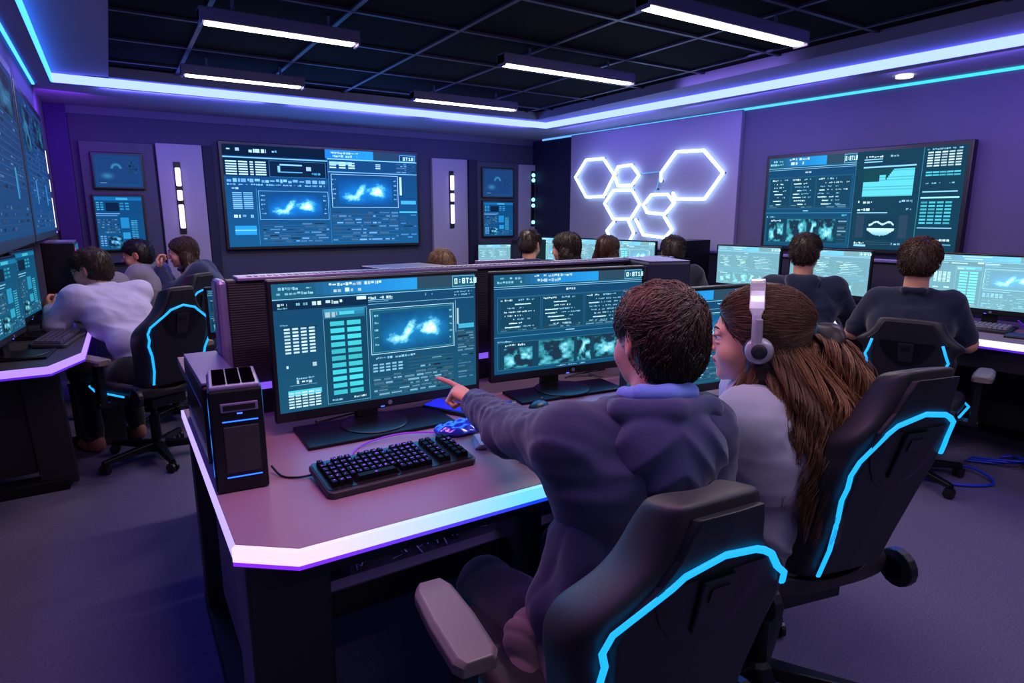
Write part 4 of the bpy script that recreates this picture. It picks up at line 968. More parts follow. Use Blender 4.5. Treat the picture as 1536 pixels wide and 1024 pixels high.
# ------------------------------------------------------------------ gaming chairs
M_leather = surf('chair_black_leather', '#211d26', .5, var=.12, vscale=14, bump=.12, bscale=500)
M_shell = surf('chair_rear_shell', '#14151f', .5, var=.1, vscale=14, bump=.1, bscale=400)
M_pad = surf('armrest_pad', '#6e6062', .45, var=.08, bump=.08, bscale=400)
M_cled = glow('chair_led_cyan', '#18a8ff', 1.4)
def chair(label, loc, rz, lift=0., recline=12, scale=1., wide=1., short=False, sh=1., hw=1., sides=False, bol=1.):
    r = thing('gaming_chair', label, 'chair', loc, rz, 'gaming chairs with cyan light lines')
    zs = .45+lift
    mb = MB(); mb.lathe([(.055, .05), (.05, .10), (.03, .115)], n=16)
    for k in range(5):
        a = R(90+72*k+18); M = TR(rz=a)
        mb.loft([[(.03, -.028, .06), (.03, .028, .06), (.03, .024, .105), (.03, -.024, .105)], [(.31, -.017, .055), (.31, .017, .055), (.31, .013, .078), (.31, -.013, .078)]], M)
    mb.build('base', M_blackm, r, bevel=.004)
    for k in range(5):
        a = R(90+72*k+18); x, y = .30*math.cos(a), .30*math.sin(a)
        c = MB(); M = TR((x, y, .028), rz=a+R(35))
        for s_ in (-.014, .014): c.lathe([(.012, -.008), (.027, -.007), (.027, .007), (.012, .008)], M @ TR((0, s_, 0), rx=R(90)), 14)
        c.box((0, 0, .02), (.03, .022, .02), M); c.build('caster', M_black, r, smooth=False)
    MB().lathe([(.028, .1), (.028, .26), (.018, .261), (.018, zs-.08)], n=16).build('gas_lift', M_blackm, r, smooth=False)
    MB().box((0, -.02, zs-.075), (.20, .30, .05)).tube([(.1, .05, zs-.08), (.24, .06, zs-.085)], .007, 6).build('tilt_mechanism', M_black, r, bevel=.008)
    # seat: two bolstered pads
    rings = []
    for y, w, zt in ((-.24, .19, .035), (-.20, .215, .05), (0, .235, .045), (.18, .23, .055), (.235, .21, .045), (.255, .18, .02)):
        rg = []
        for u, zz in ((-1, -.02), (-1.02, .03), (-.86, .065), (-.62, .03), (-.3, .018), (.3, .018), (.62, .03), (.86, .065), (1.02, .03), (1, -.02), (.6, -.035), (-.6, -.035)): rg.append((u*w, y, zs+zz*(zt/.05)))
        rings.append(rg)
    MB().loft(rings).build('seat', M_leather, r, subsurf=2)
    MB().tube([(-.235, -.15, zs+.0), (-.25, .1, zs+.0), (-.2, .262, zs-.005), (.2, .262, zs-.005), (.25, .1, zs), (.235, -.15, zs)], .006, 6).build('seat_light', M_cled, r, smooth=True)
    # backrest
    h = .58*scale; tilt = R(recline); z0 = zs+.02; y0 = -.20
    def bk(x, y, t):
        z = t*h; return (x, y0+y*math.cos(tilt)-z*math.sin(tilt), z0+z*math.cos(tilt)+y*math.sin(tilt)*-1)
    W = [(t_, w_*wide*(sh if t_ < .7 else hw)) for t_, w_ in [(0, .165), (.06, .178), (.2, .175), (.34, .182), (.48, .203), (.58, .206), (.65, .190), (.72, .148), (.80, .106), (.9, .088), (.97, .083), (1.0, .073)]]
    def width(t):
        for (a, wa), (b, wb) in zip(W[:-1], W[1:]):
            if a <= t <= b: return wa+(wb-wa)*(t-a)/(b-a)
        return W[-1][1]
    rings = []
    for t, w in W:
        e = 1. if t < .97 else .75
        b = (.075 if t < .7 else .045)*bol
        rings.append([bk(x*w, y*e, t) for x, y in ((-1, -.035), (-1.03, .01), (-.98, .02+b), (-.80, .028+b*.8), (-.55, .035), (0, .03), (.55, .035), (.80, .028+b*.8), (.98, .02+b), (1.03, .01), (1, -.035), (.86, -.058), (.4, -.062), (-.4, -.062), (-.86, -.058))])
    MB().loft(rings).build('backrest', M_leather, r, subsurf=2)
    rings = []
    for t, f in ((.03, .6), (.06, .76), (.2, .80), (.4, .80), (.56, .80), (.66, .78), (.74, .76), (.82, .80), (.9, .80), (.95, .72)):
        w = width(t)*f; rings.append([bk(x*w, y, t) for x, y in ((-1, -.050), (-.94, -.068), (0, -.071), (.94, -.068), (1, -.050))])
    MB().loft(rings).build('rear_panel', M_shell, r, bevel=.003)
    # dark scoop with bracket
    sc = MB(); prof = [(.735, .62), (.70, .64), (.60, .52), (.52, .36), (.47, .16)]
    rg = []
    for t, f in prof:
        w = .115*f/.62; rg.append([bk(-w, -.0715, t), bk(-w*.7, -.0735, t), bk(w*.7, -.0735, t), bk(w, -.0715, t)])
    sc.loft(rg).build('rear_scoop', surf('scoop_black', '#040407', .35), r)
    br = MB(); br.loft([[bk(-.03, -.074, .52), bk(-.03, -.080, .52), bk(.03, -.080, .52), bk(.03, -.074, .52)], [bk(-.034, -.074, .72), bk(-.034, -.082, .72), bk(.034, -.082, .72), bk(.034, -.074, .72)]])
    br.build('rear_bracket', M_shell, r, bevel=.002)
    sb = MB(); sb.loft([[bk(-.018, -.081, .64), bk(-.018, -.084, .64), bk(.018, -.084, .64), bk(.018, -.081, .64)], [bk(-.018, -.081, .69), bk(-.018, -.085, .69), bk(.018, -.085, .69), bk(.018, -.081, .69)]]); sb.build('bracket_latch', M_black, r)
    pth = [(.80, .04), (.80, .18), (.84, .34), (.88, .44), (.84, .50), (.88, .56), (.86, .62), (.62, .735), (.55, .765), (.0, .80)]
    L = [bk(-f*width(t), -.074 if f < .82 else -.067, t) for f, t in pth]
    Rr = [bk(f*width(t), -.074 if f < .82 else -.067, t) for f, t in (pth[::-1][1:] if not short else [(.55, .785), (.66, .77), (.74, .745), (.72, .68), (.76, .64), (.74, .60)])]
    nrm = (0, -math.cos(tilt), -math.sin(tilt))
    if sides:
        for sd_ in (L[2:8], Rr[-8:-2]): MB().tube(sd_, .0068, 6, flat=.55, up=nrm).build('light_strip', M_cled, r, smooth=True)
    else: MB().tube(L+Rr, .0068, 6, flat=.55, up=nrm).build('light_strip', M_cled, r, smooth=True)
    for s_ in (-1, 1):
        arm = MB(); arm.box((s_*.285, -.03, zs+.06), (.035, .06, .24)); arm.box((s_*.24, -.03, zs-.05), (.14, .05, .03)); ao = arm.build('armrest', M_black, r, bevel=.006)
        rg = []
        for y, w in ((-.13, .030), (-.11, .042), (0, .045), (.10, .04), (.125, .028)): rg.append([(s_*.30-w, y-.01, zs+.185), (s_*.30-w, y-.01, zs+.205), (s_*.30-w*.75, y-.01, zs+.215), (s_*.30+w*.75, y-.01, zs+.215), (s_*.30+w, y-.01, zs+.205), (s_*.30+w, y-.01, zs+.185)])
        MB().loft(rg).build('armrest_pad', M_pad, ao, bevel=.003)
        hb = MB(); hb.lathe([(.03, -.02), (.05, -.012), (.05, .012), (.03, .02)], TR((s_*.215, -.235, zs+.0), ry=R(90)), 16); hb.build('recline_hinge', M_black, r, bevel=.003)
    return r
chair('gaming chair the pointing boy sits in, nearest to the viewer at the bottom', (.755, .90, 0), R(-6), .015, 13, .90, 1.06, True)
chair('gaming chair behind the girl with headphones, leaning at the right', (1.49, .98, 0), R(-13), .05, 17, 1.02, 1., True, .74, 1., False, .3)
chair('gaming chair under the young man in the pale shirt at the left desk', (.10, 4.06, 0), R(28), .0, 15, 1.0)
chair('gaming chair half hidden behind the left end of the divider', (.26, 4.78, 0), R(38), .0, 12, 1.0)
chair('gaming chair of the man in the navy T-shirt at the right desk', (3.54, 1.56, 0), R(-74), -.03, 10, .82, .98, False, 1., 1.75, True)
t = thing('neck_pillow', 'grey ribbed cushion strapped on top of the T-shirt man\'s chair back', 'cushion', (3.27, 1.42, .855), R(-74))
mb = MB()
for k in range(5): mb.sphere((-.05+.025*k, 0, 0), (.02, .034, .045), n=12)
mb.build('pad', surf('cushion_grey', '#3a3842', .7), t, smooth=True); MB().tube([(-.06, 0, -.04), (0, .012, -.045), (.06, 0, -.04)], .006, 6).build('strap', M_black, t, smooth=True)

# ------------------------------------------------------------------ people
M_skin = surf('skin', '#c98f78', .55, var=.06, vscale=25, bump=.06, bscale=300, spec=.35, vcol=True, sss=.12)
M_hair = surf('hair', '#2a1a14', .42, var=.15, vscale=60, spec=.45, vcol=True)
M_eye = surf('eyeball', '#ffffff', .15, var=0., vcol=True)
def cloth(name, col, bump=.25): return surf(name, col, .85, var=.14, vscale=22, bump=bump, bscale=650, spec=.12, sheen=.25)

def lerp(a, b, t): return tuple(a[i]+(b[i]-a[i])*t for i in range(3))
def v3(a): return np.array(a, float)

HEAD_PR = {}
def head_arrays(h=.005, ear=True, fem=False, H=np.eye(3), c=(0, 0, 0), neck_to=None, skin='#c98f78'):
    f = Field((-.105, -.125, -.235), (.105, .135, .135), h)
    f.ell((0, -.012, .03), (.074, .094, .084), .0)
    f.ell((0, .026, -.012), (.064, .066, .088), .02)
    f.ell((0, .038, -.068), (.046 if fem else .050, .048, .042), .02)
    f.ell((0, .073, -.096), (.016, .013, .014), .018)
    for s in (-1, 1):
        f.ell((s*.036, .060, -.036), (.024, .022, .026), .02)
        f.cap((s*.012, .090, .020), (s*.042, .076, .022), .007, .006, .014)
        f.ell((s*.031, .100, .004), .015, .012, op='sub')
        f.ell((s*.031, .0815, .0130), (.0150, .0120, .0070), .003); f.ell((s*.031, .081, -.0075), (.0145, .0115, .0055), .003)
        if ear:
            f.ell((s*.078, -.012, -.006), (.008, .020, .031), .006, M=np.array([[1, s*.35, 0], [-s*.35, 1, 0], [0, 0, 1]])/1.0)
            f.ell((s*.086, -.006, -.004), (.006, .010, .017), .004, op='sub')
    f.cap((0, .085, .010), (0, .106, -.026), .0065, .0105, .010)
    f.ell((0, .098, -.030), (.016, .010, .008), .006)
    f.cap((-.016, .084, -.0575), (0, .0915, -.0555), .0045, .0058, .005); f.cap((.016, .084, -.0575), (0, .0915, -.0555), .0045, .0058, .005)
    f.cap((-.013, .083, -.067), (.013, .083, -.067), .0062, .0062, .006); f.ell((0, .087, -.067), (.012, .006, .006), .005)
    f.cap((-.02, .088, -.0622), (.02, .088, -.0622), .0016, .0016, .003, 'sub')
    nk = v3(neck_to) if neck_to is not None else v3((0, -.05, -.2))
    f.cap((0, -.022, -.06), tuple(nk), .048 if fem else .054, .052 if fem else .060, .02)
    V, F = f.mesh()
    base = v3(lin(skin)); C = np.tile(base, (len(V), 1))
    lipd = ((V[:, 0]/.021)**2+((V[:, 1]-.09)/.014)**2+((V[:, 2]+.0618)/.0105)**2)
    m = np.clip(1.25-lipd, 0, 1)[:, None]; C = C*(1-m)+v3(lin('#a4484c'))*m
    for s in (-1, 1):
        d = np.linalg.norm((V-v3((s*.04, .075, -.035)))/v3((.028, .03, .024)), axis=1); m = .35*np.clip(1.2-d, 0, 1)[:, None]; C = C*(1-m)+v3(lin('#c4685c'))*m
        d = np.abs(V[:, 0]-s*.082)/.02+np.abs(V[:, 2]+.006)/.06+np.abs(V[:, 1]+.01)/.06; m = .55*np.clip(1.3-d, 0, 1)[:, None]; C = C*(1-m)+v3(lin('#c85a48'))*m
        d = np.linalg.norm((V-v3((s*.031, .088, .004)))/v3((.02, .02, .012)), axis=1); m = .3*np.clip(1.3-d, 0, 1)[:, None]; C = C*(1-m)+v3(lin('#8a5040'))*m
    V = v3(c)+V @ np.array(H).T
    return V, F, C

def hand_arrays(wrist, fwd, dorsal, thumb=1, curls=None, h=.0035, sc=1., skin='#c98f78', thumbc=.3, back=.05):
    """five-fingered hand; curls: bend in radians per finger (index..little)"""
    w = v3(wrist); f = v3(fwd); f /= np.linalg.norm(f); n = v3(dorsal); n -= f*(n @ f); n /= np.linalg.norm(n); t = np.cross(f, n)*thumb
    fd = Field(w-.20*sc, w+.20*sc, h)
    P = lambda a, b, c_: tuple(w+f*a*sc+t*b*sc+n*c_*sc)
    fd.cap(P(-back, 0, 0), P(.008, 0, 0), .024*sc, .023*sc, .008)
    off = [.027, .009, -.009, -.025]; mc = [.086, .090, .084, .074]; ph = [(.044, .027, .021), (.047, .03, .022), (.044, .028, .021), (.034, .021, .018)]
    curls = curls or [.35, .4, .45, .5]
    for i in range(4):
        fd.cap(P(.005, off[i]*.6, 0), P(mc[i]-.006, off[i], .002), .0145*sc, .0105*sc, .010)
    fd.ell(P(.045, 0, -.002), tuple(x*sc for x in (.03, .03, .016)), .012) if False else None
    for i in range(4):
        q = v3(P(mc[i], off[i], .002)); a = curls[i]*.9; rad = .0092-.0004*i
        for j, L in enumerate(ph[i]):
            dvec = f*math.cos(a)-n*math.sin(a)+t*(off[i]*.9)*(1 if j == 0 else .3); dvec /= np.linalg.norm(dvec)
            q2 = q+dvec*L*sc; fd.cap(tuple(q), tuple(q2), rad*sc, (rad-.0008)*sc, .003); q = q2; rad -= .0009; a += curls[i]*(1.05 if j == 0 else .75)
    q = v3(P(.022, .018, -.006)); d1 = f*.62+t*.72-n*.25; d2 = f*.85+t*(.42-thumbc)-n*(.2+thumbc*.6)
    for dvec, L, r1, r2 in ((d1, .036, .0145, .0115), (d1*.5+d2*.5, .030, .0112, .010), (d2, .026, .0098, .0080)):
        dvec = dvec/np.linalg.norm(dvec); q2 = q+dvec*L*sc; fd.cap(tuple(q), tuple(q2), r1*sc, r2*sc, .006); q = q2
    V, F = fd.mesh(); C = np.tile(v3(lin(skin)), (len(V), 1))
    d = (V-w) @ f/sc; m = np.clip((d-.10)/.09, 0, .45)[:, None]; C = C*(1-m)+v3(lin('#d0705e'))*m
    return V, F, C

def join(parts):
    V = []; F = []; C = []; o = 0
    for v, f, c in parts: V.append(v); F.append(f+o); C.append(c); o += len(v)
    return np.concatenate(V), np.concatenate(F), np.concatenate(C)

def strands(P, D, length, steps, width, field=None, off=.002, grav=0., wave=0., wfreq=60., curl=0., cols=None, taper=1., seed=1, target=None):
    """thin three-sided hair strands; P roots, D start directions (N,3)"""
    g = np.random.default_rng(seed); N = len(P); P = P.copy(); D = D/np.linalg.norm(D, axis=1)[:, None]
    pts = [P.copy()]; L = (length if np.ndim(length) else np.full(N, length))/steps; ph = g.random(N)*6.28; offs = off*(.3+1.4*g.random(N))
    for s in range(steps):
        if target is not None:
            T = target-P; D = D*.55+.45*T/np.maximum(np.linalg.norm(T, axis=1)[:, None], 1e-5)
        D = D+np.array([0, 0, -grav])
        if field is not None:
            d, n = field.sample(P); n = n/np.maximum(np.linalg.norm(n, axis=1)[:, None], 1e-6)
            D = D-n*(D*n).sum(1)[:, None]*.9
        D = D/np.maximum(np.linalg.norm(D, axis=1)[:, None], 1e-6)
        P = P+D*L[:, None]
        if field is not None:
            d, n = field.sample(P); n = n/np.maximum(np.linalg.norm(n, axis=1)[:, None], 1e-6)
            P = P-n*np.clip(d-offs, -.02, .004)[:, None]
        Q = P.copy()
        if wave:
            a = ph+wfreq*L*s
            side = np.cross(D, np.array([.3, 1, .2])); side /= np.maximum(np.linalg.norm(side, axis=1)[:, None], 1e-6)
            Q = Q+side*(np.sin(a)*wave*min(1, (s+1)/4))[:, None]+np.cross(D, side)*(np.cos(a*.9)*wave*.6*min(1, (s+1)/4))[:, None]
        pts.append(Q)
    return tubes(np.stack(pts, 1), width, taper, cols)
def tubes(S, width, taper=1., cols=None):
    N, M, _ = S.shape
    T = np.gradient(S, axis=1); T /= np.maximum(np.linalg.norm(T, axis=2)[..., None], 1e-9)
    A = np.cross(T, np.array([.31, .2, .93])); A /= np.maximum(np.linalg.norm(A, axis=2)[..., None], 1e-9); B = np.cross(T, A)
    t = np.linspace(0, 1, M); w = width*(1-.85*taper*t**2.2); V = []
    for k in range(3):
        q = 2*math.pi*k/3; V.append(S+A*(math.cos(q)*w)[None, :, None]+B*(math.sin(q)*w)[None, :, None])
    V = np.stack(V, 2).reshape(-1, 3); idx = np.arange(N*M*3).reshape(N, M, 3); F = []
    for k in range(3):
        k2 = (k+1) % 3; F.append(np.stack([idx[:, :-1, k], idx[:, :-1, k2], idx[:, 1:, k2], idx[:, 1:, k]], -1).reshape(-1, 4))
    C = np.repeat(cols, M*3, axis=0) if cols is not None else None
    return V, np.concatenate(F), C
def hair_cols(n, col, g, spread=.35): return v3(lin(col))*(1+spread*(g.random((n, 1))*2-1))

def cap_field(h=.006, vol=1., front=.085, nape=-.075, fem=False, fringe=.0):
    f = Field((-.125, -.145, -.16), (.125, .14, .16), h)
    f.ell((0, -.016, .038), (.084*vol, .104*vol, .082*vol), 0)
    f.ell((0, -.045, -.02), (.074*vol, .070*vol, .07), .03)
    n1 = v3((0, 1, -.72)); n1 /= np.linalg.norm(n1)
    f.plane(n1, float(n1 @ v3((0, front, .075))))                       # hairline slants from brow to sideburn
    for s in (-1, 1): f.ell((s*.080, -.006, -.012), (.026, .026, .040), .006, op='sub')
    f.plane((0, .25, -1), -nape)
    return f

def surf_roots(V, F, n, g):
    a, b, c = V[F[:, 0]], V[F[:, 1]], V[F[:, 2]]
    i = g.integers(0, len(F), n); u = g.random((n, 1)); w = g.random((n, 1)); return a[i]*(1-u)+b[i]*u*(1-w)+V[F[i, 3]]*u*w

def short_hair(root, c, H, col, n=900, vol=1.0, ln=.035, w=.0013, seed=1, whorl=(.01, -.085, .085), front=.085, nape=-.075, h=.006, tousle=.5, hi=None):
    g = np.random.default_rng(seed); f = cap_field(h, vol, front, nape); f.disp(lambda x, y, z: .0035*np.sin(x*95+seed)*np.sin(y*80)*np.clip(z*14, 0, 1)); f.grads()
    V, F = f.mesh(); Cm = np.tile(v3(lin(col))*.75, (len(V), 1))
    P = surf_roots(V, F, n, g); P = P[~((np.abs(P[:, 0]) > .055) & (P[:, 2] < .028) & (P[:, 1] > -.050))]; n = len(P); wv = v3(whorl); D = P-wv; D /= np.maximum(np.linalg.norm(D, axis=1)[:, None], 1e-4)
    cl = np.floor(P*28); ang = (np.sin(cl[:, 0]*12.9+cl[:, 1]*78.2+cl[:, 2]*37.7)*43758.5) % 1
    side = np.cross(D, P/np.linalg.norm(P, axis=1)[:, None]); D = D+side*((ang-.5)*1.6*tousle)[:, None]+g.normal(0, .12, P.shape); near = np.exp(-(np.linalg.norm(P-wv, axis=1)/.025)**2)[:, None]; D = D+near*g.normal(0, .8, P.shape); D[:, 2] -= np.clip(.04-P[:, 2], 0, .1)*8
    lens = ln*(.5+.5*np.clip((P[:, 2]+.05)/.12, 0, 1))*(.7+.6*g.random(n))
    cc = hair_cols(n, col, g)
    if hi is not None: m = (np.clip(P[:, 2]/.1, 0, 1)*g.random(n))[:, None]; cc = cc*(1-m)+v3(lin(hi))*m
    S = strands(P, D, lens, 6, w, f, .006, 0., 0., cols=cc, seed=seed)
    Vh, Fh, Ch = join([(V, F, Cm), S])
    return raw_mesh('hair', v3(c)+Vh @ np.array(H).T, Fh, M_hair, root, Ch)

def eyes(root, c, H, iris='#3a2a20'):
    for s in (-1, 1):
        o = MB().sphere((0, 0, 0), .0122, n=14); V = np.array(o.v); F = [q for q in o.f]
        ctr = v3(c)+np.array(H) @ v3((s*.031, .0785, .0035)); look = np.array(H) @ v3((0, 1, -.05)); d = V @ look/.0122
        C = np.where(d[:, None] > .93, v3((.005, .005, .005)), np.where(d[:, None] > .8, v3(lin(iris)), v3((.75, .72, .70))))
        raw_mesh('eye', ctr+V, np.array(F), M_eye, root, C)
        b = MB().tube([(s*.012, .094, .024), (s*.030, .090, .030), (s*.046, .078, .026)], [.0022, .0030, .0012], 6)
        b.tube([(s*.018, .0905, .0055), (s*.031, .0955, .0068), (s*.045, .0845, .005)], [.0008, .0014, .0008], 5)
        V = np.array(b.v); raw_mesh('eyebrow', v3(c)+V @ np.array(H).T, [], M_hair, root, None) if False else None
        q = MB(); q.v = [tuple(v3(c)+np.array(H) @ v3(p)) for p in b.v]; q.f = b.f; q.c = b.c; q.build('eyebrow', M_brow, root, smooth=True)
M_brow = surf('brow_hair', '#1c110d', .6)

def headmat(az, pitch=0., roll=0.):
    """columns: right, face, up; az = direction the face points (radians, 0=+x)"""
    M = Euler((pitch, roll, az-math.pi/2), 'XYZ').to_matrix() if not roll else (Matrix.Rotation(az-math.pi/2, 3, 'Z') @ Matrix.Rotation(roll, 3, 'Y') @ Matrix.Rotation(pitch, 3, 'X'))
    return np.array(M)

def torso_field(sp, h, fat=1.):
    """sp: pelvis, waist, chest, shoulders(L,R), elbows, wrists in the person's own frame"""
    pts = [v3(sp[k]) for k in ('pelvis', 'chest', 'sl', 'sr', 'el', 'er', 'wl', 'wr')]
    lo = np.min(pts, 0)-.24; hi = np.max(pts, 0)+.22; f = Field(lo, hi, h)
    ax = v3(sp['sr'])-v3(sp['sl']); sw = np.linalg.norm(ax)/2; ax /= 2*sw; p, c = v3(sp['pelvis']), v3(sp['chest']); mid = (p+c)/2+v3(sp.get('bow', (0, -.02, 0))); sm = (v3(sp['sl'])+v3(sp['sr']))/2
    for q, w, r in ((p, .085, .118), (mid, .08, .108), (c, .095, .112), (sm*.45+c*.55, .105, .098)): f.cap(tuple(q-ax*w*fat), tuple(q+ax*w*fat), r*fat, r*fat, .06)
    f.cap(tuple(sm-ax*sw*.85), tuple(sm+ax*sw*.85), .060*fat, .060*fat, .06); nk_ = v3(sp['neck'])
    for sg in (-1, 1): f.cap(tuple(nk_-v3((0, 0, .03))), tuple(sm+ax*sw*.8*sg+v3((0, 0, .005))), .052, .05, .05)
    return f
def arms(f, sp, r=(.068, .056, .043), k=.03):
    for s in 'lr':
        a, b, c = v3(sp['s'+s]), v3(sp['e'+s]), v3(sp['w'+s]); f.cap(a, b, r[0], r[1], .06 if k > .01 else k); f.cap(b, c, r[1], r[2], .03)
def ridge(n): return 1-np.abs(2*n-1)
def folds(f, sp, amp=.005):
    """cloth creases: ridges wrapped round the sleeves, slanting ones over the trunk"""
    seed = int(abs(sp['head'][0]*977+sp['head'][1]*613))
    n1 = lambda u, v, s_: ridge(np.clip((fbm(u, v, s_, 3)-.44)*1.9+.5, 0, 1))**2
    X, Y, Z = np.meshgrid(f.ax[0], f.ax[1], f.ax[2], indexing='ij'); near = np.abs(f.F) < .03
    x, y, z = X[near], Y[near], Z[near]; D = np.zeros_like(x); wsum = np.zeros_like(x)
    for s in 'lr':
        for a, b, q in ((v3(sp['s'+s]), v3(sp['e'+s]), 16.), (v3(sp['e'+s]), v3(sp['w'+s]), 26.)):
            u = b-a; L = np.linalg.norm(u); u /= L; px, py, pz = x-a[0], y-a[1], z-a[2]; t = px*u[0]+py*u[1]+pz*u[2]
            d2 = px*px+py*py+pz*pz-t*t; m = np.exp(-np.maximum(d2, 0)/.005)*np.clip((t+.01)/.04, 0, 1)*np.clip((L+.03-t)/.05, 0, 1)
            e1 = np.cross(u, (0, .3, 1.)); e1 /= np.linalg.norm(e1); e2 = np.cross(u, e1); ang = np.arctan2(px*e2[0]+py*e2[1]+pz*e2[2], px*e1[0]+py*e1[1]+pz*e1[2])
            k = 1+.8*np.clip(1-np.abs(t-(L if q < 20 else 0))/.12, 0, 1)
            D += m*k*n1(t*q*1.3+np.sin(ang)*.9, np.cos(ang)*1.1+5+t*4, seed+int(q)); wsum += m
    tr = n1((x*.7+y*.4+z*.5)*11, (z-x*.4)*7+3, seed+5)*np.clip(1-wsum, 0, 1)
    D = D+tr*.75
    f.F[near] -= (amp*1.9*(D-.35)).astype(np.float32)
def person(label, loc, rz, sp, az, pitch=0., hair=None, top=('sweatshirt', '#20223c'), trousers='#15151f', skin='#c98f78', hb=.008, hc=.014, fat=1., hands=True, sleeve=1., group=None, fem=False, hd=None, legs=True, hem=.47, collar=None, roll=0., eyes_on=True, foldamp=.005, shoes='#8f8a92', headh=.0055):
    """seated person; sp holds joints in own frame (x right, y forward)"""
    r = thing('person', label, 'person', loc, rz, group)
    H = headmat(az, pitch, roll); c = v3(sp['head'])
    nk = np.array(H).T @ (v3(sp['neck'])-v3((0, 0, .06))-c)
    parts = [head_arrays(headh, True, fem, H, c, nk, skin)]
    fb = torso_field(sp, .02, .8*fat); arms(fb, sp, (.05, .042, .034)); 
    hipl, hipr = v3(sp['pelvis'])+v3((-.09, 0, 0)), v3(sp['pelvis'])+v3((.09, 0, 0))
    kn = [v3(sp.get('kl', hipl+v3((-.04, .40, -.01)))), v3(sp.get('kr', hipr+v3((.04, .40, -.01))))]; an = [v3(sp.get('al', (kn[0][0], kn[0][1]-.05, .10))), v3(sp.get('ar', (kn[1][0], kn[1][1]-.05, .10)))]
    if sleeve < 1:
        fa = Field(np.min([v3(sp[k]) for k in ('el', 'er', 'wl', 'wr')], 0)-.1, np.max([v3(sp[k]) for k in ('el', 'er', 'wl', 'wr')], 0)+.1, .009)
        for s in 'lr': fa.cap(lerp(sp['s'+s], sp['e'+s], .7), sp['e'+s], .042, .038, .01); fa.cap(sp['e'+s], sp['w'+s], .04, .026, .015)
        V, F = fa.mesh(); parts.append((V, F, np.tile(v3(lin(skin)), (len(V), 1))))
    V, F = fb.mesh(); parts.append((V, F, np.tile(v3(lin(skin)), (len(V), 1))))
    if hands:
        for s, th in (('l', 1), ('r', -1)):
            if s not in (hd or {'l': 0, 'r': 0}): continue
            q = (hd or {}).get(s) or {}
            parts.append(hand_arrays(sp['w'+s], q.get('f', (0, 1, -.1)), q.get('n', (0, .1, 1)), q.get('t', th), q.get('c'), q.get('h', .005), q.get('sc', .95), skin, q.get('tc', .3)))
    V, F, C = join(parts); raw_mesh('body', V, F, M_skin, r, C)
    if eyes_on: eyes(r, c, H)
    f = torso_field(sp, hc, fat)
    if sleeve == 1: arms(f, sp)
    else:
        for s in 'lr': f.cap(sp['s'+s], lerp(sp['s'+s], sp['e'+s], .82), .066, .060, .03)
    folds(f, sp, foldamp)
    if collar == 'hood':
        n = v3(sp['neck']); f.chain([tuple(n+v3(q)) for q in ((-.06, .05, -.02), (-.085, -.02, 0), (-.055, -.085, .01), (.055, -.085, .01), (.085, -.02, 0), (.06, .05, -.02))], [.022, .03, .036, .036, .03, .022], .015); f.ell(tuple(n+v3((0, -.105, -.055))), (.085, .04, .075), .03)
    elif collar == 'shirt':
        n = v3(sp['neck']); f.chain([tuple(n+v3(q)) for q in ((-.03, .06, -.01), (-.066, 0, .012), (-.04, -.06, .02), (.04, -.06, .02), (.066, 0, .012), (.03, .06, -.01))], [.012, .014, .016, .016, .014, .012], .01)
    f.plane((0, 0, -1), -hem)
    V, F = f.mesh(); M_top = cloth('cloth_'+top[0]+top[1], top[1]); raw_mesh(top[0], V, F, M_top, r)
    if legs:
        f = Field(np.min([hipl, an[0], an[1], kn[0]], 0)-.16, np.max([hipr, kn[0], kn[1]], 0)+.16, .016)
        f.cap(hipl, hipr, .115, .115, .04)
        for hp, k_, a_ in ((hipl, kn[0], an[0]), (hipr, kn[1], an[1])): f.cap(hp, k_, .092, .070, .04); f.cap(k_, a_, .068, .05, .02)
        f.disp(lambda x, y, z: .004*np.sin(y*50+x*20)*np.sin(z*30)); V, F = f.mesh(); raw_mesh('trousers', V, F, cloth('trousers'+trousers, trousers), r)
        for a_ in an:
            f = Field(a_+v3((-.08, -.12, -.12)), a_+v3((.08, .22, .09)), .009); b = v3((a_[0], a_[1], 0)); f.ell(b+v3((0, .06, .035)), (.042, .125, .04), .01); f.ell(b+v3((0, -.01, .065)), (.04, .055, .05), .02); f.plane((0, 0, -1), 0.)
            V, F = f.mesh(); raw_mesh('shoe', V, F, surf('shoe_cloth', shoes, .7), r)
    return r, H, c

def sp_default(lean=.12, head=(0, .17, 1.13), sw=.185, chest=None, pelvis=(0, 0, .52), elb=None, wr=None, twist=0.):
    cy = lean*.7
    d = dict(pelvis=pelvis, chest=chest or (0, cy, .82), sl=(-sw, lean, .965), sr=(sw, lean, .965), neck=(head[0]*.7, head[1]-.03, 1.01), head=head)
    d['el'], d['er'] = elb or ((-.27, .28, .75), (.27, .28, .75)); d['wl'], d['wr'] = wr or ((-.15, .46, .785), (.15, .46, .785)); return d

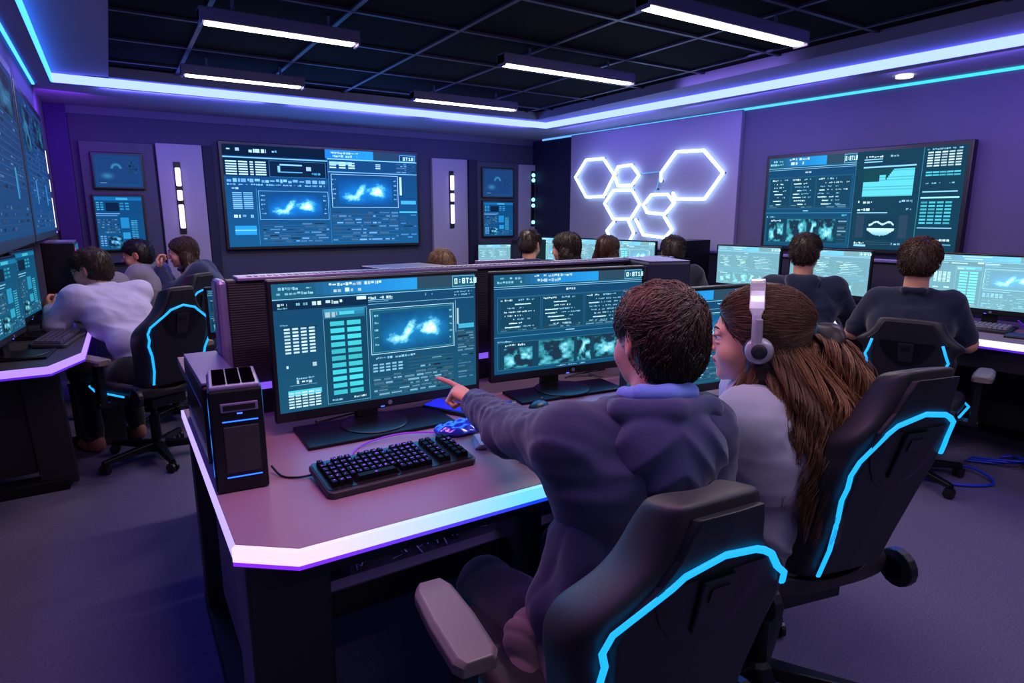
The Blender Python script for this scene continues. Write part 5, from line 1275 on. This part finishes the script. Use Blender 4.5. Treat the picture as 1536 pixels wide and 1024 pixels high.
def long_hair(root, c, H, col, n=500, length=.32, w=.0016, seed=3, wave=.006, spread=.06, body=.95, tip=None, back=-.06, vol=1.02):
    """straight or wavy loose hair: cap, fall behind the shoulders and strands"""
    g = np.random.default_rng(seed); f = cap_field(.007, vol, .088, -.10); 
    V, F = f.mesh(); c0 = v3(lin(col)); parts = [(V, F, np.tile(c0*.8, (len(V), 1)))]; f.grads()
    P = surf_roots(V, F, n, g); D = np.stack([np.sign(P[:, 0])*.5, -.3-0*P[:, 1], -.5-0*P[:, 2]], 1)+g.normal(0, .15, P.shape)
    parts.append(strands(P, D, .11, 7, w, f, .005, .35, cols=hair_cols(n, col, g), seed=seed))
    V, F, C = join(parts); Hn = np.array(H); V = v3(c)+V @ Hn.T; ps = [(V, F, C)]
    # fall, in the person's frame
    bk = Hn @ v3((0, -1, 0)); bk[2] = 0; bk /= np.linalg.norm(bk); sd = Hn @ v3((1, 0, 0))
    ff = Field(v3(c)-.42, v3(c)+.22, .009); cc = v3(c)
    for s in (-1, -.5, 0, .5, 1):
        a = cc+sd*s*.060+bk*(.055-.03*s*s)+v3((0, 0, -.02)); b = a+bk*.03+sd*s*spread*.5+v3((0, 0, -length*.5)); e = b+bk*.02+sd*s*.01+v3((0, 0, -length*.5))
        ff.cap(a, b, .042, .040*body, .03); ff.cap(b, e, .040*body, .018, .03)
    ff.disp(lambda x, y, z: .004*np.sin((x*sd[0]+y*sd[1])*170+6*np.sin(z*25)))
    V, F = ff.mesh(); t = np.clip((cc[2]-.05-V[:, 2])/length, 0, 1)[:, None]; ct = v3(lin(tip or col)); ps.append((V, F, (c0*(1-t)+ct*t)*.8)); ff.grads()
    m = V[:, 2] > cc[2]-length*.55; R_ = V[m][g.integers(0, m.sum(), n)]; D = np.tile(v3((0, 0, -1.)), (n, 1))+g.normal(0, .12, (n, 3))
    cols = hair_cols(n, col, g); tt = np.clip((cc[2]-.08-R_[:, 2])/length*1.6, 0, 1)[:, None]; cols = cols*(1-tt)+ct*tt
    ps.append(strands(R_, D, length*.5, 9, w*1.1, ff, .004, .15, wave, 45., cols=cols, seed=seed))
    V, F, C = join(ps); return raw_mesh('hair', V, F, M_hair, root, C)

# ---- the pointing boy (joints given in room coordinates, root at the floor under the hips)
def shift(sp, o): return {k: (tuple(v3(v)-v3(o)) if k != 'bow' else v) for k, v in sp.items()}
def cast(label, o, sp, az, **kw): return person(label, (o[0], o[1], 0), 0, shift(sp, (o[0], o[1], 0)), az, **kw)
o = (.82, .82)
sp = dict(pelvis=(.835, .81, .50), chest=(.885, .875, .82), sl=(.735, .955, .955), sr=(1.005, .832, .952), neck=(.935, .905, 1.02), head=(.962, .935, 1.140),
          el=(.765, 1.215, .885), wl=(.812, 1.46, .888), er=(1.015, 1.05, .74), wr=(.95, 1.25, .785), kl=(.70, 1.22, .49), kr=(.98, 1.26, .49), al=(.70, 1.20, .1), ar=(1.0, 1.22, .1))
boy, H, c = cast('boy in a dark indigo hoodie pointing at the front monitor, seen from behind', o, sp, R(82), pitch=R(-6), roll=R(4), top=('hoodie', '#2d2b50'), trousers='#191a30', hb=.007, hc=.008, fat=.93, foldamp=.0085, hem=.40, headh=.004, eyes_on=True,
                 hd={'l': dict(f=(-.38, .80, .30), n=(.15, -.30, .95), t=1, c=[.08, 1.45, 1.5, 1.5], h=.003, sc=.93, tc=.15), 'r': dict(f=(-.3, .9, 0), n=(0, 0, 1))})
short_hair(boy, c, H, '#2e1c15', n=9000, vol=.985, ln=.055, w=.00085, seed=4, whorl=(.018, -.088, .075), front=.088, nape=-.085, h=.004, tousle=1.1, hi='#76564a')
# hood, neck lining and cuff
n = v3(sp['neck'])-v3((o[0], o[1], 0)); ax = v3(sp['sr'])-v3(sp['sl']); ax /= np.linalg.norm(ax); bk = np.cross(ax, (0, 0, 1)); bk = -bk if bk[1] > 0 else bk
L = lambda a, b, z: tuple(n+ax*a+bk*b+v3((0, 0, z)))
f = Field(n-.24, n+.2, .0055)
f.chain([L(-.05, -.075, -.045), L(-.098, -.02, -.025), L(-.092, .065, -.005), L(0, .108, .004), L(.092, .065, -.005), L(.098, -.02, -.025), L(.05, -.075, -.045)], [.018, .026, .027, .027, .027, .026, .018], .012)
Mh = np.array([ax, bk, np.array((0, 0, 1.))])
f.ell(L(0, .094, -.08), (.122, .070, .090), .008, M=Mh); f.ell(L(0, .128, -.125), (.058, .050, .080), .03, M=Mh)
def hood_fold(x, y, z):
    la = (x-n[0])*ax[0]+(y-n[1])*ax[1]; v = z-n[2]+.85*np.abs(la)+.25*la
    return .0075*(np.abs(np.sin(v*42+.8+6*la*la*20))-.6)*np.clip(-(z-n[2]-.01)*25, .15, 1)
f.disp(hood_fold); V, F = f.mesh(); raw_mesh('hood', V, F, cloth('hood_cloth', '#34325a'), boy)
f = Field(n-.14, n+.14, .005); f.chain([L(-.05, -.05, -.02), L(-.066, .0, .012), L(-.05, .058, .03), L(0, .078, .034), L(.05, .058, .03), L(.066, 0, .012), L(.05, -.05, -.02)], [.014, .016, .018, .019, .018, .016, .014], .01)
V, F = f.mesh(); raw_mesh('inner_collar', V, F, cloth('collar_blue', '#6d84d8'), boy)
w = v3(sp['wl'])-v3((o[0], o[1], 0)); d = v3(sp['wl'])-v3(sp['el']); d /= np.linalg.norm(d)
f = Field(w-.09, w+.09, .004); f.cap(tuple(w-d*.02), tuple(w+d*.016), .037, .036, 0); f.plane(tuple(d), float(d @ (w+d*.018))); V, F = f.mesh(); raw_mesh('shirt_cuff', V, F, cloth('cuff_white', '#c9c4e8'), boy)
# loose front of the jacket and bunched brown lining hanging at his side
f = Field((-.34, -.22, .30), (.10, .30, .86), .007); q = lambda x, y, z: (x-o[0], y-o[1], z)
f.chain([q(.755, .90, .78), q(.735, .87, .62), q(.715, .84, .47)], [.060, .066, .060], .04); f.chain([q(.735, .96, .74), q(.695, .95, .60), q(.675, .93, .45)], [.030, .036, .028], .05); f.plane((0, 0, -1), -.43)
f.disp(lambda x, y, z: .004*(1-np.abs(np.sin(x*34+y*42+z*5)))**2); V, F = f.mesh(); raw_mesh('jacket_front', V, F, cloth('jacket_cloth', '#2d2b50'), boy)
f = Field((-.30, -.12, .28), (.02, .34, .66), .006); f.chain([q(.69, 1.0, .56), q(.645, .97, .53), q(.62, .93, .46), q(.62, .90, .39)], [.02, .036, .034, .014], .03); f.disp(lambda x, y, z: .006*(1-np.abs(np.sin(x*70+y*40+z*38)))**2); V, F = f.mesh(); raw_mesh('jacket_lining', V, F, cloth('lining_brown', '#6b5560'), boy)

# ---- the girl with headphones
o = (1.46, .90); GS = v3((.004, -.001, 0))
sp = dict(pelvis=(1.43, .965, .53), chest=(1.375, .92, .81), sl=(1.215, .875, .935), sr=(1.46, 1.05, .945), neck=(1.335, .93, 1.0), head=(1.312, .950, 1.106), el=(1.165, 1.03, .74), wl=(1.18, 1.24, .785), er=(1.57, 1.16, .72), wr=(1.54, 1.36, .785), kl=(1.22, 1.25, .50), kr=(1.5, 1.33, .5), al=(1.24, 1.25, .1), ar=(1.5, 1.3, .1))
sp = {k: tuple(v3(v)+GS) for k, v in sp.items()}
girl, H, c = cast('girl with headphones in a grey sweatshirt, long wavy brown hair, seen in profile', o, sp, R(126), pitch=R(-2), top=('sweatshirt', '#a89fb4'), trousers='#23222f', fem=True, hc=.008, fat=.98, foldamp=.0075, hem=.46, headh=.0032, skin='#cf9c86',
                  hd={'l': dict(f=(.1, 1, -.05), n=(0, 0, 1)), 'r': dict(f=(-.2, 1, -.05), n=(0, 0, 1))}, collar=None)
g = np.random.default_rng(21); Hn = H
f = cap_field(.0045, 1.05, .086, -.085); f.ell((0, -.03, .050), (.084, .095, .068), .03); f.grads(); V, F = f.mesh(); hc0 = '#2e1a12'
parts = [(V, F, np.tile(v3(lin(hc0))*.7, (len(V), 1)))]
tie = v3((0, -.118, .035)); P = surf_roots(V, F, 9000, g); P = P[(P[:, 2] > -.02)]; D = tie-P; D += g.normal(0, .012, D.shape); dist = np.linalg.norm(tie-P, axis=1)
parts.append(strands(P, D, np.clip(dist*1.08, .02, .3), 12, .00062, f, .0035, 0., .0012, 90., cols=hair_cols(len(P), '#5a3a28', g, .5), target=tie+np.zeros_like(P), seed=5, taper=.3))
V, F, C = join(parts); ps = [(v3(c)+V @ Hn.T, F, C)]
cw = v3(c); bk = Hn @ v3((0, -1, 0)); bk[2] = 0; bk /= np.linalg.norm(bk); sd = Hn @ v3((1, 0, 0))
Q = lambda s, b, z: cw+sd*s+bk*b+v3((0, 0, z))
ff = Field(cw-v3((.40, .42, .56)), cw+v3((.40, .34, .16)), .008)
tail = [Q(0, .12, .035), Q(0, .165, .010), Q(0, .195, -.08), Q(0, .215, -.19), Q(-.01, .205, -.31), Q(-.03, .165, -.41)]
ff.chain([tuple(p) for p in tail], [.016, .032, .042, .044, .036, .012], .02)
for s, r1, b1 in ((-.055, .040, .045), (.0, .045, .075), (.055, .040, .045)):
    ff.chain([tuple(Q(s, b1-.02, -.03)), tuple(Q(s*1.25, b1+.05, -.12)), tuple(Q(s*1.35-.02, b1+.10, -.22)), tuple(Q(s*1.2-.04, b1+.115, -.38))], [r1*.9, r1, r1*.95, .018], .03)
ff.chain([tuple(Q(-.068, .01, -.06)), tuple(Q(-.082, -.005, -.12)), tuple(Q(-.078, -.0, -.175))], [.026, .028, .012], .02)
ff.disp(lambda x, y, z: .006*np.sin((x*sd[0]+y*sd[1])*120+5*np.sin(z*26))*np.sin(z*34+x*30)); V, F = ff.mesh(); ff.grads()
ps.append((V, F, np.tile(v3(lin(hc0))*.55, (len(V), 1))))
def along(N, path, rad, seed, wave, wf, col, w, spread=.35):
    g = np.random.default_rng(seed); pa = np.array(path); M = 22; t = np.linspace(0, 1, M); k = np.linspace(0, 1, len(pa)); ctr = np.stack([np.interp(t, k, pa[:, i]) for i in range(3)], 1)
    for _ in range(2): ctr[1:-1] = (ctr[:-2]+2*ctr[1:-1]+ctr[2:])/4
    a = g.random(N)*6.28; rr = np.sqrt(g.random(N))*1.0; rd = np.interp(t, np.linspace(0, 1, len(rad)), rad); n2 = np.cross(bk, sd)
    lump = np.floor(a*4)/4; ph = lump*5+g.normal(0, .35, N)
    S = ctr[None]+(np.cos(a)*rr)[:, None, None]*rd[None, :, None]*sd+(np.sin(a)*rr)[:, None, None]*rd[None, :, None]*bk
    wv = np.sin(ph[:, None]+t[None]*wf)*wave*np.clip(t*3, 0, 1)[None]; wv2 = np.cos(ph[:, None]*1.3+t[None]*wf*.9)*wave*.8*np.clip(t*3, 0, 1)[None]
    S = S+wv[..., None]*sd+wv2[..., None]*bk; cut = g.uniform(.72, 1.04, N); S2 = np.stack([np.stack([np.interp(t*q, t, S[i, :, j]) for j in range(3)], 1) for i, q in enumerate(cut)])
    cc = hair_cols(N, col, g, spread); return tubes(S2, w, .8, cc)
ps.append(along(3200, tail, [.012, .040, .064, .074, .066, .042], 31, .020, 14, '#6e4630', .0008))
ps.append(along(420, tail, [.012, .048, .082, .098, .090, .07], 35, .020, 15, '#9a6d48', .0006))
for i, s in enumerate((-.055, 0, .055)):
    b1 = (.045, .075, .045)[i]; ps.append(along(1900, [Q(s, b1-.01, 0), Q(s*1.25, b1+.06, -.12), Q(s*1.45-.02, b1+.12, -.24), Q(s*1.3-.045, b1+.125, -.44)], [.035, .055, .062, .04], 41+i, .019, 13, '#5e3a26', .0008))
ps.append(along(900, [Q(-.066, .015, -.03), Q(-.088, -.01, -.11), Q(-.092, -.012, -.17), Q(-.08, .0, -.23)], [.018, .028, .030, .022], 51, .007, 11, '#6a4024', .0007))
ps.append(along(1300, [Q(-.07, .05, -.02), Q(-.095, .10, -.12), Q(-.112, .14, -.24), Q(-.115, .12, -.38)], [.03, .045, .05, .035], 57, .019, 12, '#64402a', .0008))
ps.append(along(420, [Q(-.03, .08, .0), Q(-.07, .17, -.12), Q(-.09, .185, -.25), Q(-.10, .145, -.38)], [.04, .07, .075, .06], 58, .02, 13, '#8a5d3c', .0006))
V, F, C = join(ps); hairo = raw_mesh('hair', V, F, M_hair, girl, C)
tb = MB(); tq = Q(0, .128, .033); tb.tube([tuple(tq+sd*.024*math.cos(a)+(np.cross(bk, sd)*.024*math.sin(a))) for a in np.linspace(0, 6.28, 18)[:-1]], .009, 8, closed=True); tb.build('hair_tie', cloth('tie_teal', '#147a94'), hairo, smooth=True)
# headphones worn on her head: a thing of their own
hp = thing('headphones', 'grey over-ear headphones worn by the girl', 'headphones', tuple(v3(c)+v3((o[0], o[1], 0))))
hp.matrix_world = Matrix.Translation(v3(c)+v3((o[0], o[1], 0))) @ Matrix(H.tolist()).to_4x4()
M_hp = surf('headphone_grey', '#a59eac', .32, metal=.35, var=.05); M_hpd = surf('headphone_dark', '#1b1a22', .5)
mb = MB(); arc = [(.113*math.cos(a), -.004, -.012+.153*math.sin(a)) for a in np.linspace(R(4), R(176), 26)]
rg = []
for i, p in enumerate(arc):
    a = R(4)+(R(172))*i/25; er = v3((math.cos(a), 0, math.sin(a))); wv = .017 if 4 < i < 21 else .010
    rg.append([tuple(v3(p)+er*u*.0042+v3((0, v*wv, 0))) for u, v in ((-1, -1), (1, -1), (1, 1), (-1, 1))])
mb.loft(rg); mb.build('headband', M_hp, hp, bevel=.002)
for s in (-1, 1):
    mb = MB(); mb.lathe([(.024, 0), (.031, .004), (.032, .014), (.028, .021), (.017, .023)], TR((s*.094, -.012, -.012), ry=s*R(90)), 26); cup = mb.build('ear_cup', M_hp, hp, smooth=True)
    MB().lathe([(.020, 0), (.033, .002), (.035, .012), (.026, .018)], TR((s*.078, -.012, -.012), ry=s*R(90)), 26).build('ear_cushion', M_hpd, cup, smooth=True)
    MB().lathe([(.010, .0232), (.018, .0236), (.017, .025), (.004, .0245)], TR((s*.094, -.012, -.012), ry=s*R(90)), 24).build('cup_inlay', M_hpd, cup, smooth=True)
    MB().box((s*.112, -.010, .034), (.009, .016, .06)).build('slider', M_hp, hp, bevel=.003)

# ---- others
def bg(label, loc, az_body, sp, az_head, **kw):
    """az_body: where the seated body faces (degrees); az_head likewise"""
    return person(label, (loc[0], loc[1], 0), R(az_body-90), sp, R(az_head-az_body+90), **kw)
# young man in a pale shirt at the left desk
sp = sp_default(.22, (.0, .40, 1.09), .19, chest=(0, .17, .80), pelvis=(0, 0, .52), elb=((-.25, .36, .80), (.24, .42, .76)), wr=((-.19, .50, .86), (.08, .58, .79)))
sp['sl'] = (-.19, .27, .945); sp['sr'] = (.19, .25, .945); sp['neck'] = (0, .33, .985); sp['bow'] = (0, -.045, .03)
p_, H, c = bg('young man in a pale lilac shirt hunched over the left desk, glass in hand', (.085, 4.12), 122, sp, 148, pitch=R(-14), top=('shirt', '#a49cc0'), fat=.9, trousers='#14141d', collar='shirt', foldamp=.006, hc=.010, hem=.50, headh=.005,
              hd={'l': dict(f=(.1, .75, .6), n=(-.9, 0, .3), c=[.7, .8, .8, .8]), 'r': {}}, shoes='#8a5a50')
short_hair(p_, c, H, '#2b1c12', 3200, 1.03, .030, .0010, 6, nape=-.07, tousle=.5, hi='#55401f')
gl = MB(); gh = [(-.031, .098, .004), (.031, .098, .004)]
for q in gh: gl.tube([(q[0]+.019*math.cos(a), q[1], q[2]+.014*math.sin(a)) for a in np.linspace(0, 6.28, 14)[:-1]], .0018, 5, closed=True)
gl.tube([(-.012, .1, .006), (.012, .1, .006)], .0015, 5); gl.tube([(-.05, .096, .006), (-.084, -.01, .008)], .0018, 5); gl.tube([(.05, .096, .006), (.084, -.01, .008)], .0018, 5)
gs = thing('eyeglasses', 'thin dark eyeglasses worn by the young man in the pale shirt', 'glasses', (0, 0, 0)); Wm = Matrix.Translation((.085, 4.12, 0)) @ Matrix.Rotation(R(32), 4, 'Z') @ Matrix.Translation(tuple(c)) @ Matrix(H.tolist()).to_4x4(); gs.matrix_world = Wm
gl.build('frame', M_black, gs, smooth=True)
# person behind him
sp = sp_default(.16, (0, .24, 1.10), .18); p_, H, c = bg('person with short black hair and grey top partly behind the man in the pale shirt', (.36, 5.64), 150, sp, 165, pitch=R(-10), top=('sweater', '#6f6c78'), hc=.014, headh=.006)
short_hair(p_, c, H, '#120d0d', 900, 1.03, .03, .0016, 8, tousle=.3)
# thoughtful woman
sp = sp_default(.14, (-.02, .27, 1.12), .18, elb=((-.16, .36, .80), (.22, .34, .76)), wr=((-.08, .43, .985), (.02, .48, .76)))
p_, H, c = bg('woman in a navy jacket with brown-to-blond hair, hand raised to her chin', (.73, 5.60), 165, sp, 172, pitch=R(-8), top=('jacket', '#1d2340'), fem=True, collar='hood', hc=.012, headh=.0055,
              hd={'l': dict(f=(-.0, .15, .95), n=(-.2, .9, 0), c=[.8, 1.1, 1.2, 1.2]), 'r': {}})
long_hair(p_, c, H, '#3a2218', 700, .26, .0018, 9, .004, .05, tip='#8a6238')
# back row
sp = sp_default(.12, (0, .16, 1.165), .18)
p_, H, c = bg('boy in navy with short brown hair in the back row, face turned right', (2.90, 4.25), 60, sp, 28, pitch=R(-14), top=('hoodie', '#1a2348'), collar='hood', hc=.013, headh=.0055, group=None)
short_hair(p_, c, H, '#2c1a12', 1300, 1.03, .028, .0016, 10, tousle=.25)
sp = sp_default(.1, (0, .14, 1.165), .16)
p_, H, c = bg('woman with long straight dark brown hair in the back row, face turned left', (2.86, 3.64), 80, sp, 118, pitch=R(-6), top=('cardigan', '#2a2026'), fem=True, hc=.013, headh=.0055)
long_hair(p_, c, H, '#22130f', 800, .30, .0018, 11, .003, .05)
sp = sp_default(.1, (0, .12, 1.125), .16)
p_, H, c = bg('woman with chestnut hair in the back row looking to the right', (3.42, 3.88), 55, sp, 18, pitch=R(-8), top=('blouse', '#2a2029'), fem=True, hc=.013, headh=.0055)
long_hair(p_, c, H, '#3a1d14', 800, .28, .0018, 12, .003, .07)
sp = sp_default(.1, (0, .12, 1.13), .17)
p_, H, c = bg('person with brown hair low behind the blocky PC case, seen from behind', (3.50, 3.28), 40, sp, 45, pitch=R(-12), top=('sweater', '#20202e'), hc=.014, headh=.006)
short_hair(p_, c, H, '#2a1a15', 1300, 1.06, .034, .0016, 13, nape=-.10, tousle=.2)
sp = sp_default(.1, (0, .14, 1.05), .17)
p_, H, c = bg('blond person whose crown just shows over the front divider', (1.86, 3.72), 80, sp, 80, pitch=R(-20), top=('sweater', '#2a2838'), hc=.014, headh=.007)
short_hair(p_, c, H, '#6b4a34', 1200, 1.05, .045, .0016, 14, nape=-.10, tousle=.1)
# two men at the right desk
sp = sp_default(.14, (0, .17, 1.175), .185, elb=((-.27, .22, .76), (.30, .25, .75)), wr=((-.16, .45, .785), (.17, .47, .785))); sp['bow'] = (0, -.03, .02)
p_, H, c = bg('man in a dark navy hoodie at the right desk, short brown hair, seen from behind', (3.46, 2.20), 30, sp, 22, pitch=R(-10), top=('hoodie', '#181d38'), collar='hood', hc=.010, headh=.005)
short_hair(p_, c, H, '#2b1a13', 1900, 1.02, .028, .0014, 15, nape=-.055, tousle=.35, hi='#4a3024')
sp = sp_default(.10, (0, .12, 1.16), .165, elb=((-.27, .14, .77), (.25, .16, .76)), wr=((-.16, .38, .79), (.13, .40, .79)), chest=(0, .05, .82))
p_, H, c = bg('man in a navy T-shirt at the right desk, bushy brown hair, seen from behind', (3.40, 1.55), 19, sp, 22, pitch=R(-18), top=('t_shirt', '#171a34'), fat=.92, sleeve=.8, collar='shirt', hc=.010, headh=.005)
short_hair(p_, c, H, '#3a2118', 2600, 1.10, .042, .0014, 16, nape=-.055, tousle=.6, hi='#5a3526')

# stools under those who have no gaming chair
M_stool = surf('stool_vinyl', '#191820', .5)
for nm, x, y in (('the man in the navy hoodie', 3.46, 2.20), ('the boy in navy in the back row', 2.90, 4.25), ('the long-haired woman facing left at the back', 2.86, 3.64), ('the chestnut-haired woman at the back', 3.42, 3.88), ('the person behind the blocky PC case', 3.50, 3.28)):
    t = thing('stool', 'dark round stool under '+nm, 'stool', (x, y, 0), 0, 'stools at the back and right desks')
    MB().lathe([(.15, .40), (.17, .41), (.17, .435), (.15, .445)], n=24).build('seat', M_stool, t, smooth=False)
    MB().lathe([(.025, .03), (.025, .40)], n=12).build('column', M_blackm, t); MB().lathe([(.20, 0), (.20, .012), (.05, .035)], n=24).build('base', M_blackm, t)

# ------------------------------------------------------------------ light, camera
W = bpy.data.worlds.new('room_ambience'); SC.world = W; W.use_nodes = True
W.node_tree.nodes['Background'].inputs['Color'].default_value = (.30, .27, .42, 1); W.node_tree.nodes['Background'].inputs['Strength'].default_value = .22
def area(name, loc, target, size, col, power, sy=None, spread=180):
    l = bpy.data.lights.new(name, 'AREA'); l.color = lin(col); l.energy = power; l.size = size
    if sy: l.shape = 'RECTANGLE'; l.size_y = sy
    l.spread = R(spread)
    o = bpy.data.objects.new(name, l); COL.objects.link(o); o.location = loc
    o.rotation_euler = (Vector(target)-Vector(loc)).to_track_quat('-Z', 'Y').to_euler(); return o
for x, y, L in ((.85, 3.49, .75), (.89, 4.8, .75), (2.65, 3.44, 1.0), (2.6, 4.8, .9), (2.67, 2.2, 1.1)):
    area('lamp_and_fill_light', (x, y, 2.285), (x, y, 0), L, '#fff0e6', 16, .07)
for x, y in ((.9, .75), (2.7, .75), (.9, -.6), (2.7, -.6)):  # added fill from overhead and behind the camera; no lamps built there
    area('lamp_and_fill_light', (x, y, 2.285), (x, y, 0), 1., '#efe0ff', 11, .07)
for x in (.6, 1.9, 3.2): area('cove_light_back', (x, 5.52, 2.27), (x, 6.5, 1.9), 1.1, '#6f74ff', 7, .05)
for y in (0., 1.6, 3.2, 4.8): area('cove_light_right', (sx(y)+.03, y, 2.27), (4.8, y, 1.7), 1.4, '#7d74ff', 6, .05)
for y in (1.5, 3.5, 5.2): area('cove_light_left', (-.25, y, 2.27), (-.3, y, 0), 1.4, '#6f5cff', 5, .05)
area('corner_violet', (-.15, 5.7, 2.2), (-.3, 6.5, 1.2), .3, '#9a38ff', 5)
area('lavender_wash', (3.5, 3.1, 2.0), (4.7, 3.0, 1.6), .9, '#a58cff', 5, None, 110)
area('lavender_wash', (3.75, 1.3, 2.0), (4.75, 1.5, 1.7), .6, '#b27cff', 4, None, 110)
# screens and desk edge as light sources, then added fill lamps
area('screen_light', (.695, 1.80, 1.0), (.695, 0, .9), .6, '#3fa4ff', 2.0, .35)
area('screen_light', (1.45, 1.80, 1.0), (1.3, 0, .9), .6, '#3fa4ff', 1.8, .35)
area('screen_light', (1.66, 1.40, .96), (1.4, 0, .9), .45, '#3fb4ff', 1.4, .3)
area('screen_light', (1.90, 6.38, 1.58), (1.9, 3, 1.2), 1.9, '#3f9cff', 8, .9)
area('desk_edge_light', (1.2, 1.12, .725), (1.1, .75, .85), 1.9, '#2a55ff', 7, .03)
area('desk_top_pink_fill', (.45, 1.3, 1.9), (.5, 1.5, .75), .5, '#ff90c0', 8)  # pink fill lamp added above the desk top, no fixture there
area('under_desk_fill', (.75, 1.55, .695), (.75, 1.55, 0), .8, '#a58cff', 1.2, .2)  # violet fill added to lift the dark under the desk
# camera standing in the room at eye height
cam = bpy.data.cameras.new('camera'); co = bpy.data.objects.new('camera', cam); COL.objects.link(co)
cam.sensor_width = 36; cam.lens = 930/1536*36; cam.clip_start = .02
p, s = R(11.4), R(32.5)
co.location = (0, 0, 1.4); co.rotation_euler = (math.pi/2-p, 0, -s)
SC.camera = co
SC.view_settings.view_transform = 'Standard'; SC.view_settings.look = 'None'; SC.view_settings.exposure = 0
SC.cycles.use_denoising = True; SC.cycles.max_bounces = 6; SC.cycles.sample_clamp_indirect = 4.0
